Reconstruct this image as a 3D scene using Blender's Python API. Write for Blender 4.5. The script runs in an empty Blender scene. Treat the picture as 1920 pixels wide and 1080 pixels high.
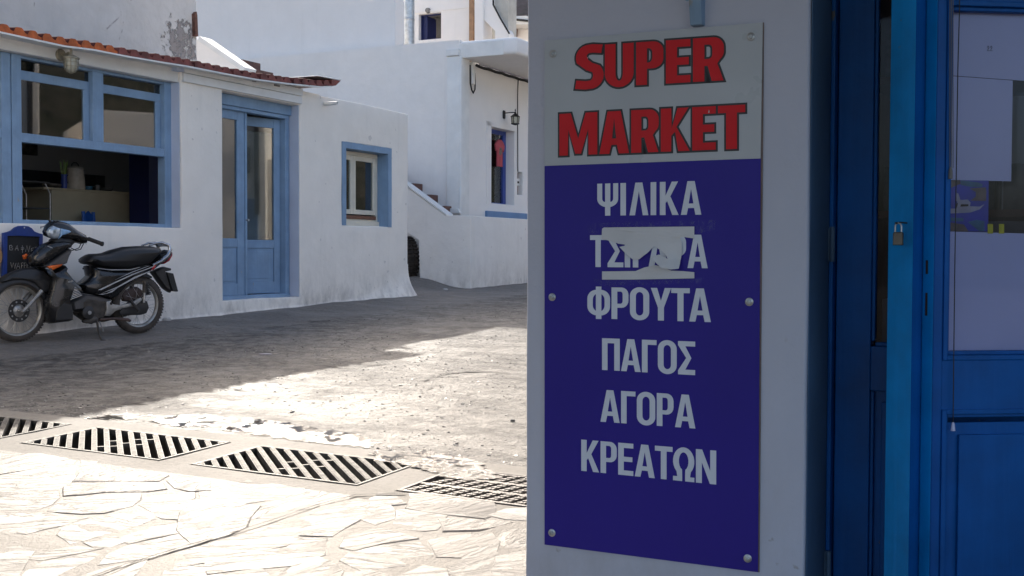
import bpy, bmesh, math, random
from math import sin, cos, pi, radians, hypot
from mathutils import Matrix, Vector, noise
from mathutils.geometry import tessellate_polygon
random.seed(7)
S = bpy.context.scene
COL = S.collection
# ------------------------------------------------------------------ camera, sky, sun, exposure
F = 2173.0; PITCH = radians(1.77); ROLL = radians(0.2); EYE = 1.085
cam = bpy.data.cameras.new('camera'); cam.lens = 36 * F / 1920; cam.sensor_width = 36
cam.clip_start = 0.05; cam.clip_end = 2000
camo = bpy.data.objects.new('camera', cam); COL.objects.link(camo)
camo.matrix_world = Matrix.Translation((0, 0, EYE)) @ Matrix.Rotation(pi/2 - PITCH, 4, 'X') @ Matrix.Rotation(ROLL, 4, 'Z')
S.camera = camo
SUN_EL = 29.0; SUN_AZ = -15.7        # azimuth from +Y, negative = to the left
wd = bpy.data.worlds.new('World'); S.world = wd; wd.use_nodes = True
wn = wd.node_tree
sk = wn.nodes.new('ShaderNodeTexSky'); sk.sky_type = 'NISHITA'; sk.sun_disc = False
sk.sun_elevation = radians(SUN_EL); sk.sun_rotation = radians(SUN_AZ); sk.air_density = .8; sk.dust_density = 3.5; sk.ozone_density = .1
wn.links.new(sk.outputs[0], wn.nodes['Background'].inputs[0]); wn.nodes['Background'].inputs[1].default_value = 0.15
sl = bpy.data.lights.new('sun', 'SUN'); sl.energy = 2.2; sl.angle = radians(0.5); sl.color = (1, .93, .83)
so = bpy.data.objects.new('sun', sl); COL.objects.link(so)
tosun = Vector((sin(radians(SUN_AZ)) * cos(radians(SUN_EL)), cos(radians(SUN_AZ)) * cos(radians(SUN_EL)), sin(radians(SUN_EL))))
so.rotation_euler = tosun.to_track_quat('Z', 'Y').to_euler(); so.location = (0, 0, 30)
S.view_settings.view_transform = 'Standard'; S.view_settings.look = 'None'
S.view_settings.gamma = 1; S.view_settings.use_curve_mapping = False
S.view_settings.exposure = 1.25
S.render.engine = 'CYCLES'
S.cycles.max_bounces = 10; S.cycles.diffuse_bounces = 6; S.cycles.glossy_bounces = 4; S.cycles.transmission_bounces = 6
S.cycles.use_denoising = True; S.cycles.sample_clamp_indirect = 8
# ------------------------------------------------------------------ measuring helpers: photo point -> place on a real plane
def ray(px, py):
    x = (px - 960) / F; y = (540 - py) / F
    c, s = cos(ROLL), sin(ROLL)
    x, y = c*x - s*y, s*x + c*y
    cp, sp = cos(PITCH), sin(PITCH)
    return Vector((x, cp + y*sp, y*cp - sp))
GS = 0.0265
def gnd(px, py):
    r = ray(px, py); t = EYE / (-(r.z - GS * r.y)); return r.x*t, r.y*t
DA = Vector((.445, .896, 0)).normalized(); DB = Vector((DA.y, -DA.x, 0))
class Fr:
    """upright local frame: X along the wall, Y into the wall, Z up"""
    def __init__(s, x, y, d, z=0):
        s.o = Vector((x, y, z)); s.d = d.normalized(); s.n = Vector((-s.d.y, s.d.x, 0))
        s.M = Matrix(((s.d.x, s.n.x, 0, x), (s.d.y, s.n.y, 0, y), (0, 0, 1, z), (0, 0, 0, 1)))
    def __call__(s, px, py, off=0.0):
        r = ray(px, py); p = s.o + s.n*off
        t = (p.x*s.n.x + p.y*s.n.y) / (r.x*s.n.x + r.y*s.n.y)
        q = r*t
        return (q.x-p.x)*s.d.x + (q.y-p.y)*s.d.y, q.z + EYE - s.o.z
    def u(s, px, off=0.0, py=400): return s(px, py, off)[0]
    def z(s, px, py, off=0.0): return s(px, py, off)[1]
    def loc(s, w):
        w = Vector(w) - s.o; return (w.dot(s.d), w.dot(s.n), w.z)
FA = Fr(-3.96, 11.48, DA)
FC = Fr(-.903, 19.8, DB)
FD = Fr(-.903, 19.8, DA)
FL = Fr(-.67, 18.69, DB)
FL2 = Fr(-.67, 18.69, DA)
FS = Fr(.0775, 2.76, DB)
def sm(a, b, x):
    t = max(0, min(1, (x-a)/(b-a))); return t*t*(3-2*t)
def gh(x, y):
    z = GS * y
    v = (Vector((x, y, 0)) - FA.o).dot(-FA.n)       # distance in front of house wall
    u = (Vector((x, y, 0)) - FA.o).dot(FA.d)
    z += .035 * (1 - sm(.05, .8, v)) * (1 - sm(6.2, 7.5, u))
    # alley rises to the left of the low stair wall
    w = Vector((x, y, 0)) - FL.o
    z += .15 * sm(0.1, 1.0, -w.dot(FL.d)) * sm(-1.6, -.1, w.dot(FL.n)) * sm(17.2, 18.6, y)
    return z
# ------------------------------------------------------------------ materials
MATS = {}
class N:
    def __init__(s, name):
        s.m = bpy.data.materials.new(name); s.m.use_nodes = True; s.t = s.m.node_tree
        s.b = s.t.nodes['Principled BSDF']; MATS[name] = s.m
        s.geo = s.t.nodes.new('ShaderNodeNewGeometry'); s.tc = s.t.nodes.new('ShaderNodeTexCoord')
    def n(s, ty, **k):
        x = s.t.nodes.new(ty)
        for a, b in k.items():
            if a.startswith('i_'):
                key = a[2:].replace('_', ' ')
                x.inputs[key].default_value = b
            else: setattr(x, a, b)
        return x
    def l(s, a, b): s.t.links.new(a, b)
    def pos(s, scale=(1, 1, 1), local=False):
        mp = s.n('ShaderNodeMapping'); mp.inputs['Scale'].default_value = scale
        s.l(s.tc.outputs['Object'] if local else s.geo.outputs['Position'], mp.inputs['Vector']); return mp.outputs[0]
    def noise(s, vec, scale, detail=5, rough=.55, dist=0):
        x = s.n('ShaderNodeTexNoise'); x.inputs['Scale'].default_value = scale; x.inputs['Detail'].default_value = detail
        x.inputs['Roughness'].default_value = rough; x.inputs['Distortion'].default_value = dist
        s.l(vec, x.inputs['Vector']); return x.outputs['Fac']
    def ramp(s, fac, p0, p1, c0=(0, 0, 0, 1), c1=(1, 1, 1, 1)):
        r = s.n('ShaderNodeValToRGB'); e = r.color_ramp.elements
        e[0].position = p0; e[1].position = p1; e[0].color = c0; e[1].color = c1
        s.l(fac, r.inputs[0]); return r.outputs[0]
    def mix(s, fac, a, b, mode='MIX'):
        x = s.n('ShaderNodeMix', data_type='RGBA', blend_type=mode)
        for v, i in ((fac, 0), (a, 6), (b, 7)):
            if isinstance(v, (int, float)): x.inputs[i].default_value = v
            elif isinstance(v, tuple): x.inputs[i].default_value = (*v[:3], 1)
            else: s.l(v, x.inputs[i])
        return x.outputs[2]
    def math(s, op, a, b=0.0, clamp=False):
        x = s.n('ShaderNodeMath', operation=op); x.use_clamp = clamp
        for v, i in ((a, 0), (b, 1)):
            if isinstance(v, (int, float)): x.inputs[i].default_value = v
            else: s.l(v, x.inputs[i])
        return x.outputs[0]
    def bump(s, h, strength, dist, prev=None):
        x = s.n('ShaderNodeBump'); x.inputs['Strength'].default_value = strength; x.inputs['Distance'].default_value = dist
        s.l(h, x.inputs['Height'])
        if prev is not None: s.l(prev, x.inputs['Normal'])
        return x.outputs[0]
    def fin(s, col=None, rough=None, nrm=None, **k):
        for v, key in ((col, 'Base Color'), (rough, 'Roughness'), (nrm, 'Normal')):
            if v is None: continue
            if isinstance(v, (int, float)): s.b.inputs[key].default_value = v
            elif isinstance(v, tuple): s.b.inputs[key].default_value = (*v[:3], 1)
            else: s.l(v, s.b.inputs[key])
        for a, b in k.items(): s.b.inputs[a.replace('_', ' ')].default_value = b
        return s.m
def simple(name, col, rough=.5, var=.15, scale=6, bump=.15, bscale=60, dist=.003, metallic=0.0, local=True, **k):
    n = N(name); p = n.pos(local=local)
    f = n.noise(p, scale, 6)
    c2 = tuple(x*(1-var*1.6) for x in col); c1 = tuple(min(1, x*(1+var*.6)) for x in col)
    cc = n.mix(n.ramp(f, .3, .7), c2, c1)
    rr = n.math('ADD', n.math('MULTIPLY', n.noise(p, scale*2.3, 4), .25), rough-.12)
    nb = n.bump(n.noise(p, bscale, 5), bump, dist)
    return n.fin(cc, rr, nb, Metallic=metallic, **k)
def plaster(name, col, dirt=.0, z0=.5, seams=None, rough_amt=.5, patch=None, stain=.06, blue=0.0):
    n = N(name); p = n.pos()
    big = n.noise(p, .9, 4, .5); mid = n.noise(p, 3.2, 6, .6); fine = n.noise(p, 55, 6, .65)
    c = n.mix(n.ramp(mid, .35, .7), tuple(x*(1-stain) for x in col), col)
    c = n.mix(n.math('MULTIPLY', n.ramp(big, .45, .75), .5), c, tuple(x*(1-stain*1.3) for x in col))
    # vertical rain streaks
    st = n.noise(n.pos((7, 7, .5)), 1.0, 5, .6)
    c = n.mix(n.math('MULTIPLY', n.ramp(st, .58, .8), .16), c, (col[0]*.6, col[1]*.6, col[2]*.58))
    hb = n.math('ADD', n.math('MULTIPLY', big, 3.0), n.math('MULTIPLY', mid, 1.0))
    if dirt:
        sx = n.n('ShaderNodeSeparateXYZ'); n.l(n.geo.outputs['Position'], sx.inputs[0])
        zz = n.math('SUBTRACT', sx.outputs[2], n.math('MULTIPLY', sx.outputs[1], .0235))
        g = n.n('ShaderNodeMapRange', clamp=True); n.l(zz, g.inputs[0])
        g.inputs[1].default_value = z0; g.inputs[2].default_value = z0 + .75; g.inputs[3].default_value = 1; g.inputs[4].default_value = 0
        dn = n.ramp(n.noise(n.pos((1, 1, .5)), 6, 8, .7), .42, .72)
        d = n.math('MULTIPLY', n.math('MULTIPLY', n.math('POWER', g.outputs[0], 2.2), dn), dirt, True)
        c = n.mix(d, c, (.24, .215, .19))
        sp = n.ramp(n.noise(p, 26, 3, .5), .70, .74)
        c = n.mix(n.math('MULTIPLY', n.math('MULTIPLY', sp, g.outputs[0]), .6), c, (.22, .2, .19))
        # chips
        ch = n.ramp(n.noise(p, 9, 2, .4), .735, .75)
        c = n.mix(n.math('MULTIPLY', ch, .35 if dirt > .4 else 0.0), c, (.33, .31, .30))
    if patch:
        px, py, pz, r = patch
        dv = n.n('ShaderNodeVectorMath', operation='DISTANCE'); n.l(n.geo.outputs['Position'], dv.inputs[0]); dv.inputs[1].default_value = (px, py, pz)
        g = n.n('ShaderNodeMapRange', clamp=True); n.l(dv.outputs['Value'], g.inputs[0]); g.inputs[1].default_value = r*.3; g.inputs[2].default_value = r
        g.inputs[3].default_value = .13; g.inputs[4].default_value = -.22
        m = n.ramp(n.math('ADD', n.noise(p, 8.5, 9, .78), g.outputs[0]), .585, .62)
        c = n.mix(n.math('MULTIPLY', m, .85), c, (.27, .235, .22))
        cr = n.n('ShaderNodeTexVoronoi', feature='DISTANCE_TO_EDGE'); cr.inputs['Scale'].default_value = .8
        wv = n.mix(.12, n.pos(), n.noise(p, 3, 6), 'ADD'); n.l(wv, cr.inputs['Vector'])
        cm = n.ramp(cr.outputs[0], .0, .012, (1, 1, 1, 1), (0, 0, 0, 1))
        c = n.mix(n.math('MULTIPLY', cm, n.ramp(mid, .56, .62)), c, (.33, .30, .28))
        hb = n.math('SUBTRACT', hb, n.math('MULTIPLY', m, .5))
    b1 = n.bump(hb, .8*rough_amt, .03); b2 = n.bump(fine, .3*rough_amt, .006, b1)
    return n.fin(c, .88, b2, Specular_IOR_Level=.25)
def painted(name, col, rough=.42, chip=(.10, .11, .12), amt=.16):
    n = N(name); p = n.pos(); st = n.noise(n.pos((55, 55, 2.2)), 1.0, 5, .6); big = n.noise(p, 4, 6, .6); c2 = tuple(x*(1-amt*2.2) for x in col); c1 = tuple(min(1, x*(1+amt)) for x in col)
    c = n.mix(n.ramp(big, .3, .7), c2, c1); c = n.mix(n.math('MULTIPLY', n.ramp(st, .5, .75), .3), c, tuple(min(1, x*1.25+.01) for x in col))
    ch = n.ramp(n.noise(n.pos((1, 1, .55)), 17, 6, .62), .70, .72); c = n.mix(ch, c, chip)
    gr = n.ramp(n.noise(p, 2.2, 8, .7), .56, .74); c = n.mix(n.math('MULTIPLY', gr, .35), c, tuple(x*.45+.012 for x in col))
    b = n.bump(st, .35, .003); b = n.bump(ch, .5, .0015, n.bump(n.noise(p, 30, 5), .2, .004, b))
    b.node.invert = True if False else b.node.invert
    return n.fin(c, n.math('ADD', n.math('MULTIPLY', big, .3), rough-.1), b, Specular_IOR_Level=.22)
WHITE = (.86, .81, .735)
def glass(name, tint=(.9, .95, .95), rough=.02, refl=3.2):
    n = N(name)
    tr = n.n('ShaderNodeBsdfTransparent'); tr.inputs[0].default_value = (*tint, 1)
    gl = n.n('ShaderNodeBsdfGlossy'); gl.inputs['Roughness'].default_value = rough
    fr = n.n('ShaderNodeFresnel'); fr.inputs[0].default_value = 1.52
    nb = n.bump(n.noise(n.pos(), .8, 1), .02, .03); n.l(nb, gl.inputs['Normal'])
    f = n.math('MULTIPLY', fr.outputs[0], refl, True)
    mx = n.n('ShaderNodeMixShader'); n.l(f, mx.inputs[0]); n.l(tr.outputs[0], mx.inputs[1]); n.l(gl.outputs[0], mx.inputs[2])
    n.l(mx.outputs[0], n.t.nodes['Material Output'].inputs[0]); return n.m
M = MATS
plaster('wall_front', WHITE, dirt=.75, z0=.06)
UY = 2.5
up = FA(343, 82, UY); upw = FA.o + FA.d*up[0] + FA.n*UY
plaster('wall_upper', (.70, .67, .63), patch=(upw.x, upw.y, up[1], .75), rough_amt=1.2, stain=.12)
plaster('wall_blueish', (.83, .80, .765), dirt=.0, rough_amt=.4)
plaster('wall_far', (.81, .785, .76), rough_amt=.3, stain=.04)
plaster('wall_low', (.82, .79, .745), dirt=.5, z0=.1, rough_amt=.6)
plaster('wall_stained', (.66, .63, .56), patch=None, rough_amt=1.0, stain=.3)
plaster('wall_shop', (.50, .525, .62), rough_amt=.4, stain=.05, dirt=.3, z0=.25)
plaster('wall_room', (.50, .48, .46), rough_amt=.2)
painted('blue_light', (.215, .325, .465), .42, (.30, .31, .30), .08)
simple('blue_mid', (.14, .26, .46), .42, .10, 3, .25, 30)
simple('blue_dark', (.03, .06, .28), .4, .12, 3, .2, 30)
simple('blue_navy', (.008, .014, .09), .45, .12, 3, .2, 30)
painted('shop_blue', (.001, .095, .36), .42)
painted('shop_blue_lit', (.001, .22, .60), .4)  # door blue with the light on its street-facing edge put into the colour
simple('shop_reveal', (.075, .15, .26), .6, .2, 3, .3, 40)
simple('lavender', (.48, .54, .66), .8, .06, 3, .2, 40)
simple('cream', (.66, .61, .50), .5, .07, 5, .15, 40)
simple('white_paint', (.74, .735, .71), .55, .06, 4, .2, 30)
simple('tile_orange', (.50, .115, .025), .7, .3, 14, .5, 40)
simple('tile_red', (.20, .052, .040), .65, .35, 9, .5, 40)
simple('tile_top', (.12, .040, .035), .9, .35, 9, .5, 40, Specular_IOR_Level=.1)
simple('rust', (.17, .075, .05), .8, .35, 20, .6, 60)
simple('terracotta', (.16, .075, .058), .6, .3, 18, .4, 60)
simple('wood_orange', (.34, .20, .11), .6, .2, 8, .3, 40)
simple('wood_brown', (.16, .07, .04), .6, .2, 8, .3, 40)
simple('counter_beige', (.42, .35, .23), .6, .08, 3, .1, 40)
simple('dark_gray', (.05, .05, .052), .6, .2, 5, .2, 40)
simple('mid_gray', (.20, .19, .18), .6, .2, 5, .2, 40)
simple('curtain_pale', (.13, .135, .12), .9, .15, 5, .3, 20)
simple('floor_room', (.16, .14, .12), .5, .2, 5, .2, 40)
simple('galvanized', (.50, .53, .55), .42, .2, 16, .2, 40, metallic=.7)
simple('black_rubber', (.018, .017, .017), .75, .25, 12, .35, 90)
simple('tyre_dusty', (.075, .062, .052), .85, .3, 12, .4, 90)
simple('black_paint', (.010, .0095, .010), .24, .3, 6, .05, 20, Coat_Weight=.3)
simple('black_plastic', (.020, .0195, .020), .5, .25, 10, .3, 120)
simple('gray_plastic', (.075, .072, .072), .5, .15, 10, .2, 120)
simple('seat_vinyl', (.012, .012, .013), .42, .2, 10, .5, 160, .001)
simple('chrome', (.42, .42, .43), .22, .15, 12, .1, 30, metallic=.9)
simple('alloy', (.36, .35, .33), .42, .3, 14, .3, 50, metallic=.55)
simple('engine_metal', (.085, .075, .065), .55, .4, 14, .5, 50, metallic=.4)
simple('bike_brown', (.07, .045, .038), .7, .3, 12, .3, 60)
simple('rim_metal', (.40, .38, .34), .38, .3, 10, .2, 60, metallic=.6)
simple('decal', (.42, .42, .42), .3, .1, 10, .0, 10)
simple('red_lens', (.42, .02, .025), .15, .15, 20, .2, 60)
simple('orange_lens', (.75, .14, .02), .15, .25, 30, .3, 60)
simple('headlamp', (.45, .52, .58), .08, .3, 12, .3, 20, metallic=.6)
simple('headlamp_blue', (.25, .42, .62), .1, .3, 12, .3, 20)
simple('brass', (.11, .095, .08), .35, .2, 30, .2, 60, metallic=.8)
simple('steel', (.45, .46, .47), .32, .2, 30, .2, 60, metallic=.8)
simple('aged_lamp', (.30, .27, .20), .5, .25, 20, .3, 60, metallic=.2)
simple('lamp_glass', (.42, .41, .33), .15, .15, 20, .2, 60)
simple('black_iron', (.016, .014, .013), .55, .2, 20, .3, 60)
simple('sign_grey', (.42, .45, .485), .3, .05, 3, .03, 80)
simple('sign_blue', (.018, .008, .25), .4, .07, 2, .03, 80, Specular_IOR_Level=.3)
simple('sign_letter', (.62, .67, .76), .35, .04, 6, .03, 80)
simple('sign_red', (.60, .009, .016), .4, .05, 6, .03, 80, Specular_IOR_Level=.25)
simple('sign_black', (.008, .006, .009), .35, .05, 6, .03, 80)
simple('sign_edge', (.20, .15, .13), .7, .2, 20, .3, 60)
simple('paper', (.60, .62, .65), .85, .06, 8, .25, 25, .004)
simple('paper_shop', (.58, .60, .80), .85, .05, 4, .2, 12, .004)
simple('paper_shop_pale', (.60, .63, .84), .85, .05, 4, .2, 12, .004)
simple('tape_yellow', (.62, .58, .03), .6, .1, 20, .1, 60)
simple('slate', (.018, .018, .018), .8, .3, 7, .1, 60)
simple('chalk', (.30, .29, .28), .9, .3, 60, .1, 60)
simple('frame_blue', (.018, .05, .24), .5, .15, 8, .2, 60)
simple('straw', (.42, .25, .11), .8, .25, 60, .5, 120)
simple('pink_cloth', (.48, .08, .10), .85, .12, 12, .3, 60)
simple('cup_green', (.25, .38, .08), .5, .2, 20, .1, 60)
simple('pot_cream', (.48, .41, .32), .4, .12, 20, .1, 60)
simple('chair_blue', (.012, .09, .36), .45, .12, 10, .2, 60)
simple('grate_iron', (.15, .14, .122), .62, .4, 30, .8, 90, .003, metallic=.2)
simple('grate_dark', (.10, .088, .08), .55, .4, 30, .8, 90, .003, metallic=.3)
simple('pit', (.03, .021, .018), .9, .3, 8, .3, 40)
simple('print_brown', (.16, .11, .09), .5, .4, 30, 0, 60)
simple('print_teal', (.03, .14, .24), .5, .3, 30, 0, 60)
simple('print_blue', (.03, .04, .40), .5, .2, 20, 0, 60)
simple('print_white', (.42, .40, .46), .5, .2, 30, 0, 60)
simple('grit_pale', (.25, .235, .205), .38, .3, 40, .3, 80)
simple('grit_dark', (.10, .092, .082), .45, .3, 40, .3, 80)
simple('crack_dark', (.035, .03, .026), .8, .4, 30, .6, 60)
simple('goods', (.12, .10, .08), .7, .6, 14, .3, 60)
glass('glass', (.80, .85, .85)); glass('glass_shop', (.86, .87, .92), .03, .25); glass('glass_clear', (.9, .92, .92), .02, .9)
n = N('tape_clear'); tr = n.n('ShaderNodeBsdfTransparent'); gl = n.n('ShaderNodeBsdfDiffuse'); gl.inputs[0].default_value = (.5, .55, .75, 1)
mx = n.n('ShaderNodeMixShader'); f = n.ramp(n.noise(n.pos((3, 3, 1)), 28, 6, .7, 2.5), .5, .75); n.l(n.math('MULTIPLY', f, .28), mx.inputs[0]); n.l(tr.outputs[0], mx.inputs[1]); n.l(gl.outputs[0], mx.inputs[2])
n.l(mx.outputs[0], n.t.nodes['Material Output'].inputs[0])
def road_mat():
    n = N('road'); p = n.pos()
    big = n.noise(p, .5, 5, .55); mid = n.noise(p, 1.9, 9, .72, .25); lump = n.noise(p, 8, 7, .68, .1); fine = n.noise(p, 24, 9, .74); grit = n.noise(p, 95, 5, .7)
    vr = n.n('ShaderNodeVectorRotate', rotation_type='Z_AXIS'); n.l(n.geo.outputs['Position'], vr.inputs['Vector']); vr.inputs['Angle'].default_value = radians(26)
    mp = n.n('ShaderNodeMapping'); n.l(vr.outputs[0], mp.inputs[0]); mp.inputs['Scale'].default_value = (.8, 1.5, 1)
    flow = n.noise(mp.outputs[0], 1.1, 10, .68, .15)
    c = n.mix(n.ramp(mid, .36, .64), (.085, .078, .070), (.23, .213, .187))
    c = n.mix(n.math('MULTIPLY', n.ramp(flow, .45, .58), .55), c, (.10, .093, .086))
    c = n.mix(n.math('MULTIPLY', n.ramp(fine, .48, .58), .6), c, (.29, .27, .235)); c = n.mix(n.math('MULTIPLY', n.ramp(fine, .36, .45, (1, 1, 1, 1), (0, 0, 0, 1)), .6), c, (.05, .046, .042))
    c = n.mix(n.math('MULTIPLY', n.ramp(lump, .50, .57), .6), c, (.31, .288, .25)); c = n.mix(n.math('MULTIPLY', n.ramp(lump, .38, .45, (1, 1, 1, 1), (0, 0, 0, 1)), .65), c, (.045, .041, .037))
    c = n.mix(n.math('MULTIPLY', n.ramp(grit, .5, .7, (1, 1, 1, 1), (0, 0, 0, 1)), .35), c, (.045, .042, .038))
    dv = n.n('ShaderNodeVectorMath', operation='DOT_PRODUCT'); sb = n.n('ShaderNodeVectorMath', operation='SUBTRACT')
    n.l(n.geo.outputs['Position'], sb.inputs[0]); sb.inputs[1].default_value = FA.o; n.l(sb.outputs[0], dv.inputs[0]); dv.inputs[1].default_value = -FA.n
    dist = n.math('ADD', dv.outputs['Value'], n.math('MULTIPLY', n.math('SUBTRACT', mid, .5), .9))
    apron = n.ramp(n.math('MULTIPLY', dist, .25), .285, .30, (1, 1, 1, 1), (0, 0, 0, 1))
    c = n.mix(n.math('MULTIPLY', apron, .85), c, n.mix(n.ramp(fine, .35, .7), (.16, .147, .135), (.24, .223, .205)))
    dw = n.math('ADD', dist, n.math('MULTIPLY', n.math('SUBTRACT', flow, .5), 3.2))
    wet = n.ramp(n.math('MULTIPLY', dw, .2), .26, .72, (1, 1, 1, 1), (0, 0, 0, 1))
    wet = n.math('MULTIPLY', n.math('SUBTRACT', wet, apron, True), n.ramp(mid, .30, .46, (.25, .25, .25, 1), (1, 1, 1, 1)))
    c = n.mix(n.math('MULTIPLY', wet, .68), c, n.mix(n.ramp(lump, .44, .56), (.028, .026, .026), (.16, .15, .138)))
    vo = n.n('ShaderNodeTexVoronoi', feature='DISTANCE_TO_EDGE'); vo.inputs['Scale'].default_value = .6
    nn = n.n('ShaderNodeTexNoise'); n.l(p, nn.inputs['Vector']); nn.inputs['Scale'].default_value = 2.0; nn.inputs['Detail'].default_value = 10; nn.inputs['Roughness'].default_value = .65
    wv = n.mix(.45, mp.outputs[0], nn.outputs['Color'], 'ADD'); n.l(wv, vo.inputs['Vector'])
    crack = n.math('MULTIPLY', n.ramp(vo.outputs[0], .0, .008, (1, 1, 1, 1), (0, 0, 0, 1)), n.ramp(big, .50, .54))
    c = n.mix(n.math('MULTIPLY', crack, .8), c, (.03, .027, .024))
    ro = n.math('ADD', n.math('MULTIPLY', n.ramp(flow, .38, .62), .25), .42)
    ro = n.math('SUBTRACT', ro, n.math('MULTIPLY', wet, .10), True)
    patchy = n.ramp(mid, .49, .52); 
    h = n.math('ADD', n.math('MULTIPLY', fine, .9), n.math('MULTIPLY', patchy, .45)); h = n.math('ADD', h, n.math('MULTIPLY', n.ramp(flow, .50, .53), .4))
    h = n.math('SUBTRACT', h, n.math('MULTIPLY', crack, .8))
    b = n.bump(lump, .9, .05); b = n.bump(h, .7, .018, b); b = n.bump(grit, .9, .006, b)
    return n.fin(c, ro, b, Specular_IOR_Level=.22)
road_mat()
def concrete(name, c0, c1, ro=.5, bs=.4):
    n = N(name); p = n.pos(); mid = n.noise(p, 3, 8, .65, .3); fine = n.noise(p, 45, 7, .7); g = n.noise(p, 160, 3)
    c = n.mix(n.ramp(mid, .3, .7), c0, c1); c = n.mix(n.math('MULTIPLY', n.ramp(fine, .5, .68), .5), c, tuple(x*.6 for x in c0))
    b = n.bump(mid, bs, .02); b = n.bump(fine, bs*1.2, .006, b); b = n.bump(g, bs, .002, b)
    return n.fin(c, n.math('ADD', n.math('MULTIPLY', mid, .3), ro-.15), b, Specular_IOR_Level=.2)
concrete('apron', (.145, .132, .113), (.235, .218, .187), .7); concrete('mortar', (.105, .092, .075), (.175, .158, .134), .55, .7)
def stone_mat():
    n = N('paving_stone'); oi = n.n('ShaderNodeObjectInfo')
    va = n.n('ShaderNodeVectorMath', operation='SCALE'); n.l(n.geo.outputs['Position'], va.inputs[0]); va.inputs['Scale'].default_value = 1
    rot = n.n('ShaderNodeVectorRotate', rotation_type='Z_AXIS'); n.l(va.outputs[0], rot.inputs['Vector'])
    n.l(n.math('ADD', n.math('MULTIPLY', oi.outputs['Random'], 1.7), -1.3), rot.inputs['Angle'])
    mp = n.n('ShaderNodeMapping'); n.l(rot.outputs[0], mp.inputs[0]); mp.inputs['Scale'].default_value = (1.2, 5.5, 1)
    ve = n.noise(mp.outputs[0], 2.6, 9, .66, .9); p = n.pos(); mid = n.noise(p, 5, 8, .65); fine = n.noise(p, 60, 6, .7)
    tone = n.mix(oi.outputs['Random'], (.165, .152, .132), (.27, .255, .23))
    c = n.mix(n.math('MULTIPLY', n.ramp(ve, .47, .58), .42), tone, (.14, .126, .107))
    c = n.mix(n.math('MULTIPLY', n.ramp(mid, .52, .64), .6), c, (.13, .115, .096))
    led = n.ramp(ve, .48, .535)
    h = n.math('ADD', n.math('MULTIPLY', ve, 1.6), n.math('MULTIPLY', led, .5))
    b = n.bump(h, .5, .014); b = n.bump(mid, .6, .014, b); b = n.bump(fine, .5, .004, b)
    ro = n.math('ADD', n.math('MULTIPLY', ve, .4), .30)
    return n.fin(c, ro, b, Specular_IOR_Level=.22)
stone_mat()
n = N('water'); p = n.pos(); pa = n.pos((1, .6, 1)); rp = n.ramp(n.noise(pa, 9, 7, .7), .41, .53)
bb = n.n('ShaderNodeBump'); bb.inputs['Distance'].default_value = .0045; n.l(n.noise(p, 110, 4, .65), bb.inputs['Height']); n.l(n.math('ADD', n.math('MULTIPLY', rp, .8), .05), bb.inputs['Strength'])
n.fin((.06, .052, .044), n.math('ADD', n.math('MULTIPLY', rp, .12), .06), bb.outputs[0])
tr = n.n('ShaderNodeBsdfTransparent'); mx = n.n('ShaderNodeMixShader'); n.l(n.ramp(n.noise(pa, 4.5, 8, .72), .49, .60), mx.inputs[0]); n.l(n.b.outputs[0], mx.inputs[1]); n.l(tr.outputs[0], mx.inputs[2]); n.l(mx.outputs[0], n.t.nodes['Material Output'].inputs[0])
n = N('hill'); p = n.pos(); a = n.noise(p, 1.1, 9, .7); a2 = n.noise(p, .25, 4)
c = n.mix(n.ramp(a, .38, .62), (.17, .12, .105), (.10, .085, .06)); c = n.mix(n.ramp(a2, .5, .6), c, (.24, .17, .145)); n.fin(c, .95, n.bump(a, 1.0, .4))
n = N('hill_scrub'); p = n.pos(); a = n.noise(p, 1.4, 9, .7); n.fin(n.mix(n.ramp(a, .4, .6), (.028, .034, .016), (.075, .068, .048)), .95, n.bump(a, 1.0, .4))
n = N('earth'); p = n.pos(); n.fin(n.mix(n.noise(p, 2, 8), (.14, .12, .10), (.24, .21, .18)), .9, n.bump(n.noise(p, 20, 6), .5, .02))
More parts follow.
